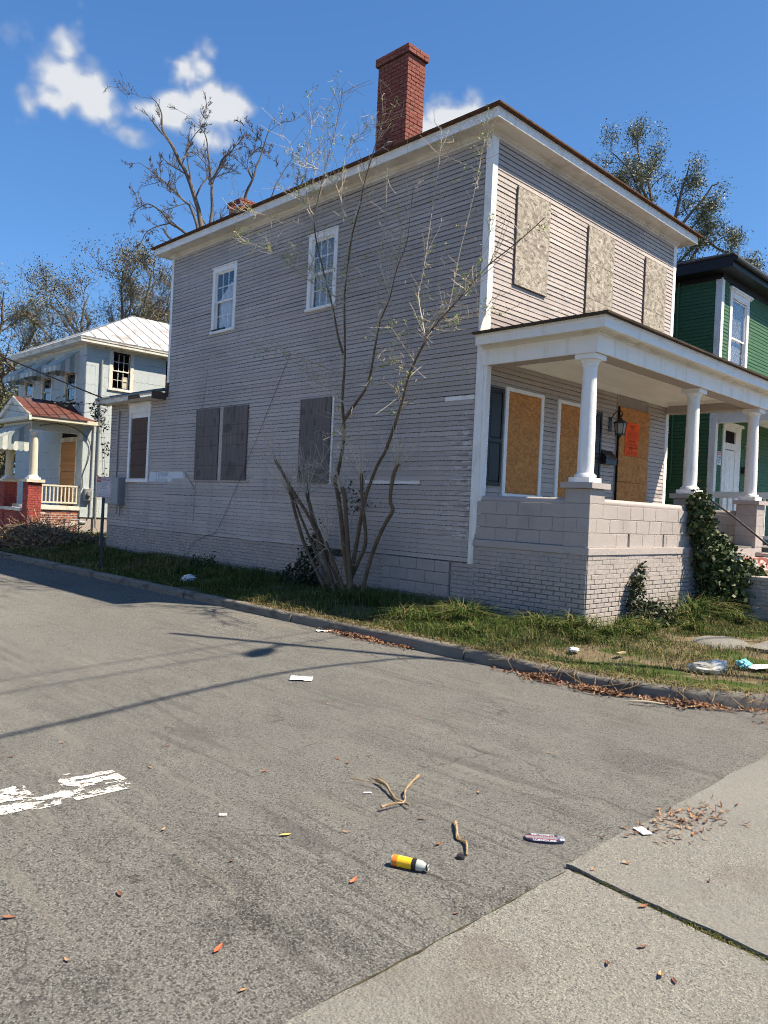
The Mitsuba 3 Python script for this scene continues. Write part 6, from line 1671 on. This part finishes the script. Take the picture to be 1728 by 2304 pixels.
big = [(-7.12, -5.04, 'leaf_red'), (-7.89, -5.11, 'red'), (-7.96, -5.38, ''), (-6.34, -4.75, ''), (-5.76, -4.7, ''), (-8.41, -4.38, ''), (-6.97, -5.53, ''), (-7.06, -4.45, 'yellow'), (-7.44, -4.52, '')]
for _ in range(22):
    big.append((rng.uniform(-8.4, -4.6), rng.uniform(-5.5, -1.2), ''))
for _ in range(11):
    big.append((rng.uniform(-6.9, -5.4), rng.uniform(-6.6, -5.65), ''))
for k, (x, y, t) in enumerate(big):
    z = (-.124 if x > -6.2 else -.135) if y < -5.63 else ROAD + .002
    c = {'red': (.46, .10, .045), 'leaf_red': (.42, .13, .06), 'yellow': (.55, .38, .10)}.get(t, LEAF[k % 5])
    L = rng.uniform(.03, .055) if not t else .06
    m = leaf_mesh((x, y, z + .003), L, L * .19, rng.uniform(0, 6.3), rng.uniform(.0, .22), rng.normal(0, .10))
    lb = {'red': 'bright red curled leaf alone on the asphalt near the lower left', 'yellow': 'yellow dry leaf lying on the asphalt in front of the vine roots'}.get(t, 'small dry brown leaf lying on the concrete slabs' if y < -5.63 else 'small dry brown leaf lying on the grey asphalt')
    m2 = clean(m)
    solo('dead_leaf', (np.array(m2.vertices), np.array(m2.faces)), 'leaf_color', lb, 'leaf', None if t in ('red', 'yellow') else 'dry leaves on the slabs' if y < -5.63 else 'dry leaves on the asphalt', color=np.repeat(np.array(c)[None], len(m2.vertices), 0))
# weeds and crumbs in the slab joint
q = rng.uniform(0, 1, 420) ** .8
x, y = -6.225 - .07 * q + rng.normal(0, .012, 420), -5.68 - .98 * q
keep = q > .12
v, f, cc = blades(rng, x[keep], y[keep], np.full(keep.sum(), .022), .004, 1.6, [(.06, .085, .02), (.13, .14, .04), (.10, .085, .04)], z=np.full(keep.sum(), -.146))
lab('joint_weeds', 'moss and short weeds in the slab joint', kind='stuff')
put('joint_weeds', (v, f), 'grass_color', color=cc)

# torn vine roots, cap, bottle, flattened can, card, paper
k = thing('torn_root', 'forked dry vine root lying on the asphalt', 'root')
zr = ROAD + .012
for p, rad in (([(-6.14, -4.18), (-6.17, -4.29), (-6.21, -4.37), (-6.26, -4.47), (-6.27, -4.55), (-6.29, -4.61)], .011), ([(-5.87, -4.3), (-6.02, -4.36), (-6.15, -4.44), (-6.21, -4.5), (-6.28, -4.55)], .008), ([(-6.44, -4.53), (-6.36, -4.54), (-6.27, -4.55)], .009), ([(-6.27, -4.08), (-6.22, -4.2), (-6.20, -4.3)], .004), ([(-6.05, -4.12), (-6.16, -4.28)], .004), ([(-6.12, -4.10), (-6.19, -4.33)], .004)):
    c = curve([(a, b, zr + .02 * math.sin(9 * a + 5 * b) ** 2) for a, b in p], 18)
    part(k, 'strand', tube(c, rad * (1 - .5 * np.linspace(0, 1, len(c))) * (1 + .3 * np.sin(np.arange(len(c)) * 1.9)), 6), 'root_brown', 50)
k = thing('torn_root', 'single twisted dry root beside the black bottle cap', 'root')
for dx, rad in ((0, .007), (.012, .005), (-.01, .004)):
    c = curve([(-6.23 + dx, -4.90, zr), (-6.31 + dx * .6, -4.98, zr + .01), (-6.38 - dx, -5.05, zr), (-6.39 + dx, -5.10, zr), (-6.43, -5.15, zr + .006), (-6.50, -5.205, zr - .004)], 24)
    part(k, 'strand', tube(c, rad, 5), 'root_brown', 50)
solo('bottle_cap', lathe([(0, ROAD + .001), (.021, ROAD + .001), (.021, ROAD + .014), (.018, ROAD + .018), (0, ROAD + .018)], (-6.54, -5.20, 0), 20), 'black_plastic', 'small black bottle cap on the asphalt', 'bottle cap', smooth=40)

bt = thing('drink_bottle', 'empty plastic drink bottle with an orange and yellow label lying on the asphalt', 'bottle')
ba = np.array([-6.86, -5.03, ROAD + .027])
bd = unit(np.array([-6.775, -5.215, ROAD + .0265]) - ba)


def along(prof, sides=24):
    v, f = lathe(prof, (0, 0, 0), sides)
    e1 = unit(np.cross(bd, [0, 0, 1.0]))
    e2 = np.cross(e1, bd)
    v = np.asarray(v)
    return v[:, :1] * e1 + v[:, 1:2] * e2 + v[:, 2:] * bd + ba, f


part(bt, 'body', along([(0, .004), (.021, 0), (.026, .006), (.026, .12), (.0265, .135), (.024, .155), (.0155, .172), (.0135, .176), (.0135, .190), (.012, .190), (.012, .176), (.022, .153), (.025, .133), (.0245, .008), (0, .006)]), 'bottle_plastic', 40)
part(bt, 'label', along([(.0264, .022), (.0264, .108)]), 'label_yellow', True)
part(bt, 'label_band', along([(.0267, .008), (.0267, .034)]), 'label_orange', True)
part(bt, 'label_band', along([(.0270, .106), (.0270, .130)]), 'black_plastic', True)
part(bt, 'neck_ring', along([(.0136, .178), (.0165, .179), (.0165, .183), (.0136, .184)]), 'black_plastic', True)


def on_bottle(text, s, ang, h, rad, length):
    """Lettering wrapped on the bottle along its length."""
    m = meshkit.text_mesh(text, h, .0004)
    v = np.array(m.vertices)
    v[:, 0] *= length / v[:, 0].max()
    e1 = unit(np.cross(bd, [0, 0, 1.0]))
    e2 = np.cross(e1, bd)
    th = ang + v[:, 1] / rad
    r_ = rad + v[:, 2]
    w = ba + (s + v[:, 0])[:, None] * bd + (r_ * np.cos(th))[:, None] * e1 + (r_ * np.sin(th))[:, None] * e2
    return w, np.array(m.faces)


part(bt, 'print', [on_bottle('JUICE', .040, 1.45, .010, .0266, .045)], 'label_cream')
part(bt, 'print', [on_bottle('PEACH', .038, 2.0, .013, .0266, .055)], 'label_cream')

# the flattened can: an oval with the same word near both rims
cn = thing('flattened_can', 'flattened drink can with white lettering on the asphalt', 'can')
cc0 = np.array([-6.015, -5.345, ROAD + .010])
cu = unit(np.array([-5.95, -5.42, 0]) - np.array([-6.08, -5.27, 0]))
cv = np.array([-cu[1], cu[0], 0])
TC = lambda v: cc0 + v[:, :1] * cu + v[:, 1:2] * cv + v[:, 2:] * np.array([0, 0, 1.0])
el = [(.105 * math.copysign(abs(math.cos(t)) ** .8, math.cos(t)), .050 * math.copysign(abs(math.sin(t)) ** .75, math.sin(t))) for t in np.linspace(0, 2 * np.pi, 41)[:-1]]
mm = prism(Polygon(el), -.008, .003)
part(cn, 'body', (TC(mm[0]), mm[1]), 'can_side', 30)
for nm, y0, y1, mat, z in (('face', -.014, .016, 'can_silver', .0035), ('stripe', -.020, -.014, 'can_red', .0035), ('stripe', .016, .021, 'can_red', .0035)):
    p = Polygon(el).buffer(-.004).intersection(sbox(-.2, y0, .2, y1))
    mm = prism(p, .002, z)
    part(cn, nm, (TC(mm[0]), mm[1]), mat)
for sgn, y in ((1, -.044), (-1, .044)):
    m = meshkit.text_mesh('ICEHOUSE', .019, .0012, True)
    v = np.array(m.vertices)
    v[:, 0] = (v[:, 0] / v[:, 0].max() - .5) * .125
    v = v * np.array([sgn, sgn, 1]) + np.array([-.004, y, .0028])
    part(cn, 'lettering', (TC(v), np.array(m.faces)), 'sign_white')
part(cn, 'crumpled_end', (TC(sphere((.088, .004, .004), .026, (.8, 1.2, .35), 2, .9, 3)[0]), sphere((0, 0, 0), 1, sub=2)[1]), 'can_silver', 20)

cd = thing('card', 'small white plastic card lying on the concrete slab', 'card')
CT = lambda m: move(m, (-5.545, -5.665, -.118), -2.05)
part(cd, 'sheet', CT(box(-.046, .046, -.030, .030, 0, .004)), 'paper_white')
part(cd, 'slot', [CT(box(-.034, -.030, -.014, .014, .004, .0045)), CT(box(.026, .030, -.012, .014, .004, .0045)), CT(box(-.024, -.008, -.021, -.017, .004, .0045)), CT(box(.0, .018, -.021, -.017, .004, .0045))], 'black_plastic')


def sheet(c, lx, ly, rz, seed, lift=.02, n=9):
    r = np.random.default_rng(seed)
    x, y = np.meshgrid(np.linspace(-lx, lx, n), np.linspace(-ly, ly, n), indexing='ij')
    z = lift * meshkit.fbm(np.stack([x * 14, y * 14, x * 0 + seed], -1), 2, seed)
    v = np.stack([x, y, z], -1).reshape(-1, 3)
    i, j = np.meshgrid(np.arange(n - 1), np.arange(n - 1), indexing='ij')
    return move((v, np.stack([i * n + j, (i + 1) * n + j, (i + 1) * n + j + 1, i * n + j + 1], -1).reshape(-1, 4)), c, rz)


solo('paper_sheet', sheet((-4.73, -1.66, ROAD + .004), .11, .085, -.75, 3), 'paper_white', 'white sheet of paper lying on the asphalt under the lamp shadow', 'paper')
solo('paper_scrap', sheet((-2.62, .45, ROAD + .004), .13, .06, -.4, 4), 'paper_white', 'white paper scrap in the gutter behind the lamp shadow', 'paper')
solo('paper_scrap', sheet((-6.31, -4.28, ROAD + .004), .024, .010, -.6, 5, .008, 5), 'paper_white', 'tiny white scrap beside the forked root', 'paper')
solo('paper_scrap', sheet((-7.17, -4.03, ROAD + .004), .022, .011, -.6, 6, .008, 5), 'paper_white', 'tiny white scrap alone on the asphalt', 'paper')
solo('paper_scrap', sheet((-.42, -4.60, .01), .30, .10, -.5, 7, .03), 'paper_white', 'flat white sheet on the grass by the right edge', 'paper')
solo('paper_scrap', sheet((-.95, -5.05, .0), .12, .05, -.5, 8, .03), 'paper_white', 'white scrap at the kerb on the right edge', 'paper')
v, f = sphere((0, 0, 0), 1, sub=4)
v = np.asarray(v)
v = v * (1 + .55 * (meshkit.fbm(v * 2.8, 4, 6) - .5))[:, None] * np.array([.20, .10, .07]) + np.array([0, 0, .03])
v[:, 2] *= 1 + .9 * (v[:, 0] > .02) * v[:, 0] * 4
solo('cloth', move((v, f), (-1.22, -4.22, .0), -.75), 'cloth_white', 'crumpled dirty white cloth on the grass near the kerb', 'cloth', smooth=True)
v, f = sphere((0, 0, 0), 1, sub=3)
v = np.asarray(v)
v = v * (1 + 1.5 * (meshkit.fbm(v * 3.3 + 4, 4, 8) - .5))[:, None] * np.array([.13, .07, .045]) + np.array([0, 0, .035])
solo('plastic_bag', move((v, f), (-.62, -4.38, .0), .3), 'cyan_plastic', 'crumpled turquoise plastic bag on the grass', 'bag', smooth=True)
v, f = sphere((0, 0, 0), 1, sub=3)
v = np.asarray(v)
v = v * (1 + 1.5 * (meshkit.fbm(v * 3.3 + 14, 4, 8) - .5))[:, None] * np.array([.17, .10, .07]) + np.array([0, 0, .06])
solo('plastic_bag', move((v, f), (-1.75, 5.55, .0), .3), 'paper_white', 'crumpled white plastic bag in the shaded grass by the side wall', 'bag', smooth=True)
v, f = sphere((0, 0, 0), 1, sub=2)
v = np.asarray(v)
v = v * (1 + 1.5 * (meshkit.fbm(v * 3.3 + 24, 4, 8) - .5))[:, None] * np.array([.09, .06, .022])
solo('cup', move((v, f), (-1.55, -2.78, .03), .3), 'paper_white', 'crushed white cup in the grass below the porch corner', 'cup', smooth=True)
ds = np.array([(math.cos(a), math.sin(a)) for a in np.linspace(0, 2 * np.pi, 49)[:-1]])
rr = [0, .2, .4, .55, .68, .8, .9, 1.0, 1.04]
zz = [.075, .078, .075, .07, .06, .045, .03, .0, -.05]
v = [(0, 0, .076)]
for q, z in zip(rr[1:], zz[1:]):
    w = 1 + .16 * (meshkit.fbm(np.column_stack([ds * 1.6, np.full(48, .3)]), 3, 2) - .5) * q * 2
    nz = .02 * (meshkit.fbm(np.column_stack([ds * q * 4, np.full(48, 1.3)]), 3, 5) - .5)
    v += [(a * q * b * .52, c * q * b * .38, z + d) for (a, c), b, d in zip(ds, w, nz)]
f = [[0, 1 + k, 1 + (k + 1) % 48] for k in range(48)]
for i in range(len(rr) - 2):
    for k in range(48):
        a, b, c, d = 1 + i * 48 + k, 1 + i * 48 + (k + 1) % 48, 1 + (i + 1) * 48 + (k + 1) % 48, 1 + (i + 1) * 48 + k
        f += [[a, d, c], [a, c, b]]
solo('concrete_lid', move((np.array(v), np.array(f)), (.95, -3.50, -.02), .25), 'concrete', 'worn round concrete lid set in the grass', 'lid', smooth=50)
solo('wood_chip', box(-1.46, -1.30, -3.32, -3.27, .05, .065), 'root_brown', 'pale splinter of wood on the grass below the porch', 'splinter')
solo('bark_strip', tube(curve([(-2.78, -4.14, ROAD + .03), (-2.70, -4.27, ROAD + .04), (-2.60, -4.40, ROAD + .03)], 8), [.006, .012, .014, .015, .014, .013, .012, .010, .006][:len(curve([(0, 0, 0), (1, 0, 0), (2, 0, 0)], 8))], 6), 'pale_bark', 'pale strip of bark among the gutter leaves', 'bark', smooth=40)
# roots and runners hanging over the kerb's face
rt = []
for _ in range(60):
    s = rng.uniform(-1.0, 3.4)
    p, o = kerb_path(s)
    tdir = np.array([-o[1], o[0]])
    a = p - o * rng.uniform(.02, .10)
    b = p + o * rng.uniform(.006, .03) + tdir * rng.normal(0, .05)
    e_ = p + o * rng.uniform(.03, .09) + tdir * rng.normal(0, .10)
    rt.append(tube(curve([(a[0], a[1], .0), (b[0], b[1], -.03), (e_[0], e_[1], rng.uniform(-.14, -.07))], 8), rng.uniform(.0022, .005), 4, False))
lab('kerb_roots', 'dead runners and roots hanging over the kerb', kind='stuff')
put('kerb_roots', rt, 'root_brown')
